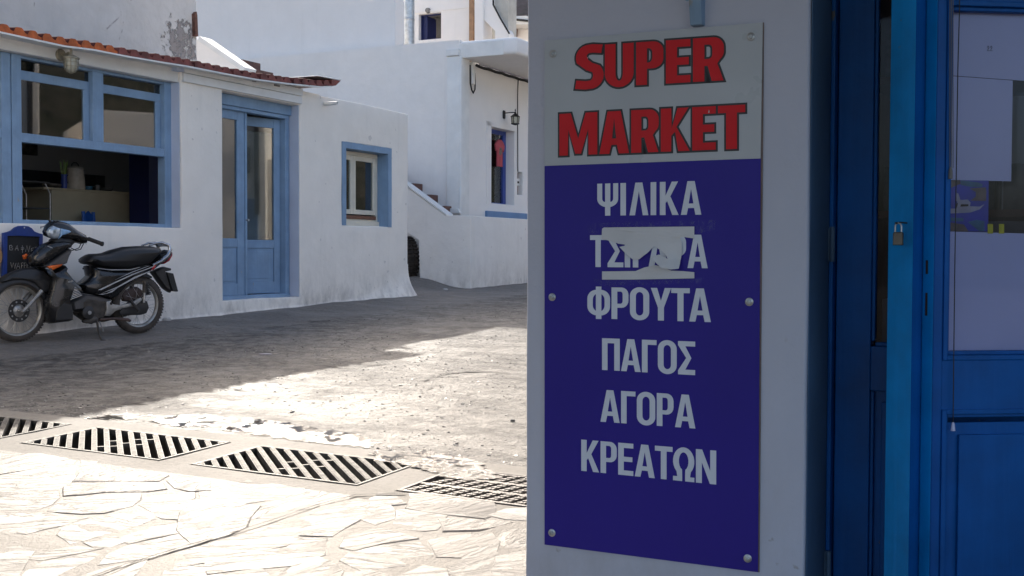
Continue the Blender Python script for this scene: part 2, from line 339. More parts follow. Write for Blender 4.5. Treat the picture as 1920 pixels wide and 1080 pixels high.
# ------------------------------------------------------------------ mesh builder
def offset_poly(pts, d):
    """move a CCW outline outwards by d (inwards when negative)"""
    n_ = len(pts); out = []
    for i in range(n_):
        p0 = Vector(pts[i-1]); p1 = Vector(pts[i]); p2 = Vector(pts[(i+1) % n_])
        a = (p1-p0); b = (p2-p1)
        if a.length < 1e-9 or b.length < 1e-9: out.append(tuple(p1)); continue
        a.normalize(); b.normalize()
        na = Vector((a.y, -a.x)); nb = Vector((b.y, -b.x)); m = na+nb
        if m.length < 1e-4: m = na.copy()
        m.normalize(); k = max(.35, m.dot(na))
        out.append(tuple(p1 + m*d/k))
    return out
def area(p): return sum(p[i-1][0]*p[i][1]-p[i][0]*p[i-1][1] for i in range(len(p)))/2
def ccw(p): return list(p) if area(p) > 0 else list(reversed(p))
class MB:
    def __init__(s): s.v = []; s.f = []; s.m = []
    def add(s, vs, fs, mi=0):
        o = len(s.v); s.v += [tuple(q) for q in vs]; s.f += [tuple(i+o for i in f) for f in fs]; s.m += [mi]*len(fs); return s
    def box(s, x0, x1, y0, y1, z0, z1, mi=0):
        v = [(x, y, z) for z in (z0, z1) for y in (y0, y1) for x in (x0, x1)]
        return s.add(v, [(0, 2, 3, 1), (4, 5, 7, 6), (0, 1, 5, 4), (2, 6, 7, 3), (0, 4, 6, 2), (1, 3, 7, 5)], mi)
    def prism(s, pts, a0, a1, axis='y', mi=0, holes=()):
        """extrude outline pts between a0 and a1. axis y: pts are (x,z); z: (x,y); x: (y,z)"""
        mk = {'y': lambda p, a: (p[0], a, p[1]), 'z': lambda p, a: (p[0], p[1], a), 'x': lambda p, a: (a, p[0], p[1])}[axis]
        loops = [list(pts)] + [list(h) for h in holes]
        flat = [p for l in loops for p in l]
        tri = tessellate_polygon([[Vector((p[0], p[1], 0)) for p in l] for l in loops])
        nn = len(flat); v = [mk(p, a0) for p in flat] + [mk(p, a1) for p in flat]
        fs = [tuple(t) for t in tri] + [tuple(i+nn for i in reversed(t)) for t in tri]
        o = 0
        for l in loops:
            k = len(l)
            for i in range(k): fs.append((o+i, o+(i+1) % k, nn+o+(i+1) % k, nn+o+i))
            o += k
        return s.add(v, fs, mi)
    def sheet(s, pts, y, mi=0, holes=()):
        loops = [list(pts)] + [list(h) for h in holes]; flat = [p for l in loops for p in l]
        tri = tessellate_polygon([[Vector((p[0], p[1], 0)) for p in l] for l in loops])
        return s.add([(p[0], y, p[1]) for p in flat], [tuple(t) for t in tri], mi)
    def rings(s, rings, mi=0, cap=True, close=False):
        """skin successive vertex rings"""
        k = len(rings[0]); v = [q for r in rings for q in r]; fs = []
        R = len(rings)
        for j in range(R if close else R-1):
            a = j*k; b = ((j+1) % R)*k
            for i in range(k): fs.append((a+i, a+(i+1) % k, b+(i+1) % k, b+i))
        if cap and not close: fs.append(tuple(reversed(range(k)))); fs.append(tuple(range((R-1)*k, R*k)))
        return s.add(v, fs, mi)
    def tube(s, path, r, k=8, mi=0, cap=True, closed=False):
        P = [Vector(p) for p in path]; R = r if isinstance(r, (list, tuple)) else [r]*len(P); rs = []; prev = None
        for i, p in enumerate(P):
            if closed: t = P[(i+1) % len(P)] - P[i-1]
            else: t = P[min(i+1, len(P)-1)] - P[max(i-1, 0)]
            if t.length < 1e-9: t = Vector((0, 0, 1))
            t.normalize()
            if prev is None: a = t.orthogonal().normalized()
            else: a = (prev - t*prev.dot(t)).normalized()
            prev = a; b = t.cross(a)
            rs.append([tuple(p + (a*cos(2*pi*j/k) + b*sin(2*pi*j/k))*R[i]) for j in range(k)])
        return s.rings(rs, mi, cap, closed)
    def lathe(s, prof, c=(0, 0, 0), axis='z', k=24, mi=0, close=False):
        """profile of (radius, height)"""
        rs = []
        for r, h in prof:
            ring = []
            for j in range(k):
                a = 2*pi*j/k; x, y = max(r, 1e-4)*cos(a), max(r, 1e-4)*sin(a)
                q = {'z': (x, y, h), 'y': (x, h, y), 'x': (h, x, y)}[axis]
                ring.append((q[0]+c[0], q[1]+c[1], q[2]+c[2]))
            rs.append(ring)
        return s.rings(rs, mi, cap=not close and prof[0][0] < .004 and prof[-1][0] < .004, close=close)
    def pad(s, pts, y0, w, ins, mi=0, steps=((0, 0), (.55, .18), (.85, .5), (1, 1))):
        """a panel outline (x,z) swollen to half width w about y0 with rounded edges"""
        pts = ccw(pts); rs = []
        seq = [(-h, i) for h, i in reversed(steps)] + [(h, i) for h, i in steps[1:]]
        for h, i in seq: rs.append([(p[0], y0 + h*w, p[1]) for p in offset_poly(pts, -ins*i)])
        k = len(pts); v = [q for r in rs for q in r]; fs = []
        for j in range(len(rs)-1):
            for i in range(k): fs.append((j*k+i, j*k+(i+1) % k, (j+1)*k+(i+1) % k, (j+1)*k+i))
        cap = tessellate_polygon([[Vector((q[0], q[2], 0)) for q in rs[0]]]); fs += [tuple(t) for t in cap]
        cap = tessellate_polygon([[Vector((q[0], q[2], 0)) for q in rs[-1]]]); o = (len(rs)-1)*k; fs += [tuple(i+o for i in reversed(t)) for t in cap]
        return s.add(v, fs, mi)
    def mesh(s, name, mats, smooth=None, bevel=0.0, seg=2, weld=False):
        me = bpy.data.meshes.new(name); me.from_pydata(s.v, [], s.f)
        for m in (mats if isinstance(mats, (list, tuple)) else [mats]): me.materials.append(MATS[m])
        for p, mi in zip(me.polygons, s.m): p.material_index = mi
        bm = bmesh.new(); bm.from_mesh(me)
        if weld: bmesh.ops.remove_doubles(bm, verts=bm.verts, dist=1e-5)
        bmesh.ops.recalc_face_normals(bm, faces=bm.faces)
        if bevel > 0:
            es = [e for e in bm.edges if len(e.link_faces) == 2 and e.calc_face_angle(0) > radians(35)]
            bmesh.ops.bevel(bm, geom=es, offset=bevel, segments=seg, affect='EDGES', profile=.5, clamp_overlap=True)
        bm.to_mesh(me); bm.free()
        if smooth is not None:
            me.shade_smooth(); me.set_sharp_from_angle(angle=radians(smooth))
        return me
    def build(s, name, mats, parent=None, smooth=None, bevel=0.0, seg=2, weld=False, mat=None):
        return link(name, s.mesh(name, mats, smooth, bevel, seg, weld), parent, mat)
def link(name, me, parent=None, mtx=None):
    o = bpy.data.objects.new(name, me); COL.objects.link(o)
    if parent is not None: o.parent = parent
    if mtx is not None: o.matrix_local = mtx
    return o
def thing(name, label, cat, mtx=None, group=None):
    o = bpy.data.objects.new(name, None); o.empty_display_size = .1; COL.objects.link(o)
    if mtx is not None: o.matrix_world = mtx
    o['label'] = label; o['category'] = cat
    if group: o['group'] = group
    return o
def tag(o, label, cat, group=None):
    o['label'] = label; o['category'] = cat
    if group: o['group'] = group
    return o
def struct(o): o['kind'] = 'structure'; return o
def at(fr, u, y, z): return fr.M @ Matrix.Translation((u, y, z))
def grid_wall(mb, us, zs, solid, y0, y1, mi=0):
    """wall made of cells; solid(uc,zc) says whether the cell is wall; shared faces are left out"""
    nu, nz = len(us)-1, len(zs)-1; S_ = [[solid((us[i]+us[i+1])/2, (zs[j]+zs[j+1])/2) for j in range(nz)] for i in range(nu)]
    g = lambda i, j: 0 <= i < nu and 0 <= j < nz and S_[i][j]
    for i in range(nu):
        for j in range(nz):
            if not S_[i][j]: continue
            a, b, c, d = us[i], us[i+1], zs[j], zs[j+1]
            mb.add([(a, y0, c), (b, y0, c), (b, y0, d), (a, y0, d)], [(0, 1, 2, 3)], mi)
            mb.add([(a, y1, c), (b, y1, c), (b, y1, d), (a, y1, d)], [(3, 2, 1, 0)], mi)
            if not g(i-1, j): mb.add([(a, y0, c), (a, y0, d), (a, y1, d), (a, y1, c)], [(0, 1, 2, 3)], mi)
            if not g(i+1, j): mb.add([(b, y0, c), (b, y1, c), (b, y1, d), (b, y0, d)], [(0, 1, 2, 3)], mi)
            if not g(i, j-1): mb.add([(a, y0, c), (a, y1, c), (b, y1, c), (b, y0, c)], [(0, 1, 2, 3)], mi)
            if not g(i, j+1): mb.add([(a, y0, d), (b, y0, d), (b, y1, d), (a, y1, d)], [(0, 1, 2, 3)], mi)
def cuts(vals, step=.35):
    vals = sorted(set(round(v, 4) for v in vals)); out = []
    for a, b in zip(vals, vals[1:]):
        k = max(1, int((b-a)/step)); out += [a + (b-a)*i/k for i in range(k)]
    return out + [vals[-1]]
def frame_box(mb, x0, x1, z0, z1, w, y0, y1, mi=0, wb=None, wt=None):
    wb = w if wb is None else wb; wt = w if wt is None else wt
    mb.box(x0, x0+w, y0, y1, z0, z1, mi); mb.box(x1-w, x1, y0, y1, z0, z1, mi)
    mb.box(x0+w, x1-w, y0+.001, y1-.001, z0, z0+wb, mi); mb.box(x0+w, x1-w, y0+.001, y1-.001, z1-wt, z1, mi)
def wobble(me, amp=.006, sc=1.7, ax=(1, 1, 1)):
    for v in me.vertices:
        d = noise.noise_vector(v.co*sc)*amp + noise.noise_vector(v.co*sc*4)*amp*.35
        v.co += Vector((d.x*ax[0], d.y*ax[1], d.z*ax[2]))
# ------------------------------------------------------------------ ground
# drain row, paving and road share a frame along the drains
gc = [gnd(*q) for q in ((28, 832), (180, 800), (438, 831), (307, 864))]
c2 = (sum(p[0] for p in gc)/4, sum(p[1] for p in gc)/4)
gd = [gnd(*q) for q in ((355, 871), (490, 838), (781, 869), (677, 911))]
c3 = (sum(p[0] for p in gd)/4, sum(p[1] for p in gd)/4)
dL = Vector((c3[0]-c2[0], c3[1]-c2[1], 0)); PITCHG = dL.length; dL.normalize(); dS = Vector((-dL.y, dL.x, 0))
GO = Vector((c2[0], c2[1], 0))
GL = (Vector((gc[2][0]-gc[1][0], gc[2][1]-gc[1][1], 0)).length + Vector((gd[2][0]-gd[1][0], gd[2][1]-gd[1][1], 0)).length)/2
GWd = (Vector((gc[1][0]-gc[0][0], gc[1][1]-gc[0][1], 0)).length + Vector((gd[1][0]-gd[0][0], gd[1][1]-gd[0][1], 0)).length)/2
print('grate', GL, GWd, PITCHG, c2, c3)
def gp(a, b, z=0):
    p = GO + dL*a + dS*b; return (p.x, p.y, gh(p.x, p.y) + z)
HW = GWd/2; AP = HW + .16       # half drain width, half apron width
# base terrain, far below everything else
mb = MB(); X0, X1, Y0, Y1 = -60, 80, -40, 110
for i in range(35):
    for j in range(38):
        xs = [X0+(X1-X0)*k/35 for k in (i, i+1)]; ys = [Y0+(Y1-Y0)*k/38 for k in (j, j+1)]
        mb.add([(x, y, GS*min(max(y, -5), 30)-.30 if y < 40 else GS*30-.3) for y in ys for x in xs], [(0, 1, 3, 2)])
struct(mb.build('ground', 'earth', weld=True))
def road_z(x, y):
    b = (Vector((x, y, 0)) - GO).dot(dS); B0 = AP-.03
    z = gh(x, y) - .004*max(0, 1-(b-B0)/.06); f = max(0, min(1, (b-B0)/.3))
    return z + f*(.014*noise.noise(Vector((x*1.1, y*1.1, 3))) + .010*noise.noise(Vector((x*4, y*4, 1))) + .003*noise.noise(Vector((x*13, y*13, 5))))
# road (beyond the drains) as one fine sheet with real unevenness
mb = MB(); na, nb_ = 150, 190; A0, A1 = -6.0, 9.0; B0, B1 = AP-.03, 21.0
V = []
for j in range(nb_+1):
    t = j/nb_; b = B0 + (B1-B0)*(t**1.6)
    for i in range(na+1):
        a = A0 + (A1-A0)*i/na; p = GO + dL*a + dS*b
        z = road_z(p.x, p.y)
        V.append((p.x, p.y, z))
mb.add(V, [(j*(na+1)+i, j*(na+1)+i+1, (j+1)*(na+1)+i+1, (j+1)*(na+1)+i) for j in range(nb_) for i in range(na)])
struct(mb.build('road', 'road', smooth=60))
# concrete strip that holds the drains, with openings
gr_a = [(k*PITCHG - GL/2, k*PITCHG + GL/2) for k in range(-3, 4)]
mb = MB(); us = cuts([A0, A1] + [v for g in gr_a for v in g], .12); vs = cuts([-AP, -HW, HW, AP], .1)
for i in range(len(us)-1):
    for j in range(len(vs)-1):
        uc, vc = (us[i]+us[i+1])/2, (vs[j]+vs[j+1])/2
        if abs(vc) < HW and any(a < uc < b for a, b in gr_a): continue
        def q(a, b):
            x, y, z = gp(a, b); e = .003*noise.noise(Vector((x*5, y*5, 0))); return (x, y, z+e)
        mb.add([q(us[i], vs[j]), q(us[i+1], vs[j]), q(us[i+1], vs[j+1]), q(us[i], vs[j+1])], [(0, 1, 2, 3)])
for a, b in gr_a:
    for (p, q_) in (((a, -HW), (b, -HW)), ((b, -HW), (b, HW)), ((b, HW), (a, HW)), ((a, HW), (a, -HW))):
        mb.add([gp(*p), gp(*q_), gp(*q_, -.28), gp(*p, -.28)], [(0, 1, 2, 3)])
struct(mb.build('drain_channel_surround', 'apron', smooth=60, weld=True))
mb = MB(); mb.add([gp(A0, -HW-.05, -.26), gp(A1, -HW-.05, -.26), gp(A1, HW+.05, -.26), gp(A0, HW+.05, -.26)], [(0, 1, 2, 3)])
struct(mb.build('drain_channel_floor', 'pit'))
# mortar bed under the paving stones
mb = MB(); V = []; na, nb_ = 90, 60
for j in range(nb_+1):
    for i in range(na+1):
        a = A0 + (A1-A0)*i/na; b = -AP - 6.5*(j/nb_)**1.3
        x, y, z = gp(a, b); V.append((x, y, z + .004*noise.noise(Vector((x*6, y*6, 0)))))
mb.add(V, [(j*(na+1)+i, j*(na+1)+i+1, (j+1)*(na+1)+i+1, (j+1)*(na+1)+i) for j in range(nb_) for i in range(na)])
paving = struct(mb.build('paving', 'mortar', smooth=60))
z1 = lambda L: [(x/3.6, 780+y/3.6) for x, y in L]
z2 = lambda L: [(330+x/4.5, 840+y/4.5) for x, y in L]
z3 = lambda L: [(640+x/4.5, 840+y/4.5) for x, y in L]
STN = [z1(L) for L in (
 [(-160, 262), (0, 266), (270, 262), (440, 292), (488, 308), (300, 346), (0, 392), (-160, 410)],
 [(-160, 430), (0, 408), (300, 356), (470, 326), (490, 370), (488, 425), (400, 486), (250, 516), (0, 548), (-160, 560)],
 [(-160, 580), (0, 560), (240, 530), (370, 514), (376, 555), (330, 600), (170, 656), (90, 670), (0, 640), (-160, 620)],
 [(-60, 640), (0, 652), (32, 690), (0, 703), (-60, 705)],
 [(-60, 730), (70, 686), (250, 660), (420, 672), (562, 690), (400, 740), (180, 792), (60, 783), (-60, 765)],
 [(-160, 790), (80, 806), (240, 806), (262, 850), (200, 920), (158, 980), (100, 1080), (60, 1200), (-160, 1200)],
 [(515, 438), (560, 388), (700, 368), (900, 378), (1112, 408), (1060, 438), (960, 444), (760, 440)],
 [(455, 480), (520, 458), (780, 452), (1075, 458), (1098, 495), (1000, 510), (700, 516), (455, 536)],
 [(350, 640), (430, 574), (560, 550), (760, 536), (928, 532), (922, 570), (870, 612), (700, 652), (560, 658)],
 [(412, 800), (442, 758), (640, 692), (925, 644), (1008, 662), (1022, 698), (900, 742), (700, 796), (490, 858)],
 [(958, 600), (990, 562), (1130, 534), (1290, 524), (1290, 556), (1040, 646), (1000, 622)],
 [(1046, 658), (1290, 572), (1420, 560), (1500, 600), (1420, 680), (1296, 700), (1110, 690)],
 [(822, 830), (1080, 738), (1296, 712), (1420, 700), (1400, 750), (1150, 800), (880, 856)],
 [(748, 940), (862, 884), (1100, 830), (1296, 790), (1400, 780), (1380, 850), (1296, 872), (1000, 956), (700, 1000)],
 [(218, 965), (300, 922), (500, 892), (636, 902), (500, 930), (290, 970)],
 [(200, 1050), (300, 988), (480, 962), (600, 932), (640, 940), (560, 990), (420, 1050), (300, 1110), (160, 1200), (120, 1160)],
 [(600, 860), (760, 824), (826, 850), (740, 880), (640, 880)],
 [(1150, 440), (1290, 428), (1400, 440), (1400, 500), (1296, 508), (1200, 485)],
 [(560, 303), (640, 311), (620, 330), (560, 335)],
 [(300, 1160), (520, 1090), (760, 1030), (960, 985), (860, 1100), (700, 1180), (500, 1230), (320, 1230)])]
STN += [z2(L) for L in (
 [(200, 330), (360, 262), (600, 282), (860, 314), (1060, 345), (900, 420), (560, 470), (250, 440)],
 [(1080, 352), (1240, 374), (1440, 402), (1100, 515), (860, 585), (620, 590), (700, 500), (920, 432)],
 [(70, 540), (240, 458), (560, 486), (680, 498), (590, 600), (560, 670), (400, 745), (160, 810), (40, 700)],
 [(-40, 720), (30, 720), (140, 815), (0, 862), (-120, 880), (-180, 850)],
 [(880, 650), (1180, 560), (1480, 450), (1600, 470), (1560, 590), (1300, 740), (1040, 730)],
 [(0, 905), (300, 815), (600, 722), (850, 660), (1000, 745), (900, 830), (600, 880), (260, 960), (0, 1010)],
 [(1020, 760), (1240, 770), (1230, 800), (1220, 900), (1000, 990), (700, 1010), (300, 1060), (280, 975), (620, 895), (920, 845)],
 [(-60, 1040), (260, 990), (280, 1075), (700, 1030), (760, 1090), (600, 1250), (-100, 1250)],
 [(790, 1090), (1000, 1010), (1200, 930), (1280, 960), (1380, 1040), (1300, 1180), (900, 1250), (660, 1250)])]
STN += [z3(L) for L in (
 [(592, 392), (900, 412), (1258, 462), (1274, 500), (1250, 570), (1200, 592), (860, 556), (574, 510)],
 [(1272, 570), (1400, 522), (1700, 512), (1700, 625), (1400, 598)],
 [(492, 528), (600, 522), (866, 572), (780, 688), (700, 698), (452, 680)],
 [(852, 612), (950, 602), (1378, 635), (1150, 688), (890, 698)],
 [(200, 480), (330, 388), (430, 402), (516, 470), (384, 482), (430, 530), (420, 600), (290, 640), (160, 590)],
 [(60, 760), (350, 684), (596, 765), (330, 806), (110, 860), (20, 840)],
 [(762, 782), (1000, 742), (1250, 722), (1306, 790), (1280, 878), (1050, 922), (832, 918)],
 [(1332, 780), (1400, 702), (1560, 692), (1700, 700), (1700, 820), (1560, 830), (1432, 862)],
 [(24, 950), (110, 870), (450, 816), (640, 806), (788, 938), (758, 968), (420, 998), (190, 1028)],
 [(892, 1048), (1050, 936), (1300, 894), (1390, 960), (1300, 1060), (1000, 1075)],
 [(500, 1085), (700, 1006), (858, 1034), (876, 1120), (700, 1200), (520, 1190)],
 [(1334, 930), (1560, 882), (1700, 880), (1700, 1120), (1320, 1080)],
 [(920, 1100), (1300, 1085), (1500, 1130), (1500, 1250), (900, 1250)],
 [(60, 1060), (240, 1045), (470, 1100), (480, 1200), (200, 1230), (20, 1180)])]
stones = []
def make_stone(P):
    """P: ground outline; split sides, jitter, chamfer and lay it on the ground"""
    P = offset_poly(ccw(P), .019); Q = []
    for i in range(len(P)):
        a, b = Vector(P[i]), Vector(P[(i+1) % len(P)]); k = max(1, int((b-a).length/.07))
        for t in range(k):
            q = a.lerp(b, t/k)
            if t: q += Vector((random.gauss(0, .0035), random.gauss(0, .0035)))
            Q.append(tuple(q))
    h = random.uniform(.0005, .0035); tx, ty = random.gauss(0, .003), random.gauss(0, .003)
    cx = sum(q[0] for q in Q)/len(Q); cy = sum(q[1] for q in Q)/len(Q)
    I = offset_poly(Q, -.006)
    zz = lambda q, e: gh(*q) + e + (q[0]-cx)*tx + (q[1]-cy)*ty
    m = MB(); k = len(Q)
    v = [(*q, zz(q, -.03)) for q in Q] + [(*q, zz(q, h-.004)) for q in Q] + [(*q, zz(q, h + random.gauss(0, .0007))) for q in I]
    fs = []
    for r in range(2):
        for i in range(k): fs.append((r*k+i, r*k+(i+1) % k, (r+1)*k+(i+1) % k, (r+1)*k+i))
    tri = tessellate_polygon([[Vector((*q, 0)) for q in I]]); fs += [tuple(i+2*k for i in t) for t in tri]
    m.add(v, fs); return m.build('stone', 'paving_stone', paving, smooth=25)
for L in STN:
    stones.append(make_stone([gnd(*q) for q in L]))
# the same paving goes on beyond the picture's edges
def clip_half(poly, p, nrm):
    out = []
    for i in range(len(poly)):
        a, b = poly[i-1], poly[i]; da = (a[0]-p[0])*nrm[0]+(a[1]-p[1])*nrm[1]; db = (b[0]-p[0])*nrm[0]+(b[1]-p[1])*nrm[1]
        if (da <= 0) != (db <= 0):
            t = da/(da-db); out.append((a[0]+(b[0]-a[0])*t, a[1]+(b[1]-a[1])*t))
        if db <= 0: out.append(b)
    return out
rs = random.Random(3); seeds = [(a*.62 + rs.uniform(-.2, .2), -AP-.25 - b*.36 + rs.uniform(-.1, .1)) for a in range(-8, 9) for b in range(9)]
for i, s_ in enumerate(seeds):
    poly = [(s_[0]-1, s_[1]-1), (s_[0]+1, s_[1]-1), (s_[0]+1, s_[1]+1), (s_[0]-1, s_[1]+1)]
    poly = clip_half(poly, (0, -AP-.02), (0, 1))
    for j, t_ in enumerate(seeds):
        if i != j and hypot(t_[0]-s_[0], t_[1]-s_[1]) < 1.6:
            poly = clip_half(poly, ((s_[0]+t_[0])/2, (s_[1]+t_[1])/2), (t_[0]-s_[0], t_[1]-s_[1]))
            if len(poly) < 3: break
    if len(poly) < 3 or abs(area(poly)) < .03: continue
    W_ = [(GO + dL*a + dS*b).xy for a, b in offset_poly(ccw(poly), -.016)]
    inside = False; vis_ = False
    for w in W_:
        sx_ = 960 + F*w[0]/max(w[1], .3); dy_ = 473 + F*(EYE-GS*w[1])/max(w[1], .3)
        if -40 < sx_ < 1010 and dy_ < 1125: inside = True
        if -150 < sx_ < 1100 and w[1] > 2.6: vis_ = True
    if inside or any(w[1] < .8 for w in W_) or W_[0][0] > .6: continue
    stones.append(make_stone([tuple(w) for w in W_]))
# puddles
def jag(L, d=.006, step=.03):
    Q = []
    for i in range(len(L)):
        a, b = Vector(L[i]), Vector(L[(i+1) % len(L)]); k = max(1, int((b-a).length/step))
        for t in range(k): Q.append(tuple(a.lerp(b, t/k) + Vector((random.gauss(0, d*1.6), random.gauss(0, d)))))
    return Q
def puddle(L, name='puddle', d=.012):
    Q = jag([gnd(*q) for q in L], d); tri = tessellate_polygon([[Vector((*q, 0)) for q in Q]])
    m = MB(); m.add([(*q, gh(*q)+.009) for q in Q], [tuple(t) for t in tri]); return struct(m.build(name, 'water'))
def wet_film(L, d=.012):
    """thin water lying in the low places: a fine sheet that follows the road"""
    G_ = [gnd(*q) for q in L]; loc_ = [((Vector((*g_, 0))-GO).dot(dL), (Vector((*g_, 0))-GO).dot(dS)) for g_ in G_]
    Q = jag(loc_, d, .025); x0 = min(q[0] for q in Q); x1 = max(q[0] for q in Q); y0 = min(q[1] for q in Q); y1 = max(q[1] for q in Q)
    st_ = .022; nx, ny = int((x1-x0)/st_)+1, int((y1-y0)/st_)+1; m = MB(); idx = {}; fs = []
    def ins(x, y):
        c_ = False
        for i in range(len(Q)):
            a, b = Q[i-1], Q[i]
            if (a[1] > y) != (b[1] > y) and x < (b[0]-a[0])*(y-a[1])/(b[1]-a[1])+a[0]: c_ = not c_
        return c_
    V = []
    for j in range(ny):
        for i in range(nx):
            if not ins(x0+(i+.5)*st_, y0+(j+.5)*st_): continue
            f = []
            for a, b in ((i, j), (i+1, j), (i+1, j+1), (i, j+1)):
                if (a, b) not in idx:
                    w = GO + dL*(x0+a*st_) + dS*(y0+b*st_); zz = (road_z(w.x, w.y) if y0+b*st_ > AP-.02 else gh(w.x, w.y)+.003) + .003; idx[(a, b)] = len(V); V.append((w.x, w.y, zz))
                f.append(idx[(a, b)])
            fs.append(tuple(f))
    m.add(V, fs); return struct(m.build('puddle', 'water', smooth=60))
wet_film([(282, 792), (300, 780), (380, 778), (470, 786), (560, 798), (650, 812), (720, 828), (690, 840), (600, 832), (500, 818), (400, 803), (330, 800)])
wet_film([(690, 852), (740, 838), (830, 850), (890, 862), (910, 880), (940, 900), (860, 902), (800, 884), (750, 870), (710, 866)])
wet_film([(150, 786), (230, 776), (290, 778), (250, 786)])
# broken edges and open cracks in the street surface
c5 = lambda L: [(200+x/2.43, 600+y/2.43) for x, y in L]
cracks = [([(1415, 292), (1480, 270), (1550, 250), (1640, 235), (1740, 238), (1840, 246)], .10), ([(1440, 325), (1485, 311)], .05), ([(1118, 385), (1190, 371)], .04), ([(848, 366), (902, 357)], .035),
          ([(515, 304), (600, 317), (684, 328)], .035), ([(205, 308), (252, 299)], .03), ([(940, 205), (1010, 212), (1100, 218), (1200, 206), (1285, 203)], .06), ([(560, 250), (640, 246), (720, 252)], .04),
          ([(1635, 86), (1698, 92)], .09), ([(965, 38), (1030, 42), (1092, 38)], .06), ([(30, 392), (120, 380), (190, 384)], .03), ([(1330, 440), (1420, 432)], .03), ([(1560, 335), (1640, 342), (1690, 330)], .04), ([(300, 170), (420, 160), (520, 166)], .06), ([(90, 235), (210, 228), (300, 236)], .05)]
m = MB(); rk = random.Random(2)
for L_, w_ in cracks:
    G_ = [Vector(gnd(*q)) for q in c5(L_)]; Q = []
    for a, b in zip(G_, G_[1:]):
        k = max(2, int((b-a).length/.05)); Q += [a.lerp(b, t/k) for t in range(k)]
    Q.append(G_[-1]); up_, dn_ = [], []
    for i, q in enumerate(Q):
        f = sin(pi*(i+.3)/(len(Q)+.6)); j = rk.uniform(.3, 1)*w_*f*.5
        up_.append((q.x+rk.gauss(0, .006), q.y+j)); dn_.append((q.x+rk.gauss(0, .006), q.y-j*rk.uniform(.3, 1)))
    P_ = dn_ + up_[::-1]; tri = tessellate_polygon([[Vector((*p, 0)) for p in P_]]); m.add([(*p, road_z(*p)+.006) for p in P_], [tuple(t) for t in tri])
o = m.build('road_crack', 'crack_dark'); o['kind'] = 'structure'
m = MB(); rg = random.Random(9)
for i in range(22000):
    a = rg.uniform(-3.4, 5.2); b = AP + .04 + 14*(rg.random()**1.5); w = GO + dL*a + dS*b; x, y = w.x, w.y
    if y < 1 or x > .3 or x < -.5*y-1: continue
    if noise.noise(Vector((x*.9, y*.9, 8))) + rg.uniform(-.25, .25) < -.05: continue
    s_ = (.0035+.008*rg.random()**2)*(1+.02*y); z_ = road_z(x, y)-.001; an = rg.uniform(0, 6.3); h_ = s_*rg.uniform(.25, .6); k_ = 5
    ring = [(x+s_*rg.uniform(.7, 1.2)*cos(an+2*pi*j/k_), y+s_*rg.uniform(.7, 1.2)*sin(an+2*pi*j/k_), z_) for j in range(k_)]
    ox, oy = rg.uniform(-.4, .4)*s_, rg.uniform(-.4, .4)*s_
    top = [(x+(q[0]-x)*.55+ox, y+(q[1]-y)*.55+oy, z_+h_*rg.uniform(.8, 1.1)) for q in ring]
    m.add(ring+top, [(j, (j+1) % k_, k_+(j+1) % k_, k_+j) for j in range(k_)]+[tuple(range(k_, 2*k_))], 0 if rg.random() < .62 else 1)
o = m.build('road_grit', ['grit_pale', 'grit_dark']); o['kind'] = 'stuff'
m = MB(); L_ = [gnd(*q) for q in ((150, 1092), (240, 1060), (330, 1032), (430, 1003), (520, 975), (600, 947), (668, 930), (760, 927))]
for (a, b) in zip(L_, L_[1:]):
    for t in range(5):
        p_ = Vector(a).lerp(Vector(b), t/5); q_ = Vector(a).lerp(Vector(b), (t+1)/5); w0 = rg.uniform(.004, .012)
        m.add([(p_.x, p_.y-w0, gh(*p_)+.007), (q_.x, q_.y-w0, gh(*q_)+.007), (q_.x, q_.y+w0*.6, gh(*q_)+.007), (p_.x, p_.y+w0*.6, gh(*p_)+.007)], [(0, 1, 2, 3)])
o = m.build('paving_seam', 'crack_dark'); o['kind'] = 'structure'
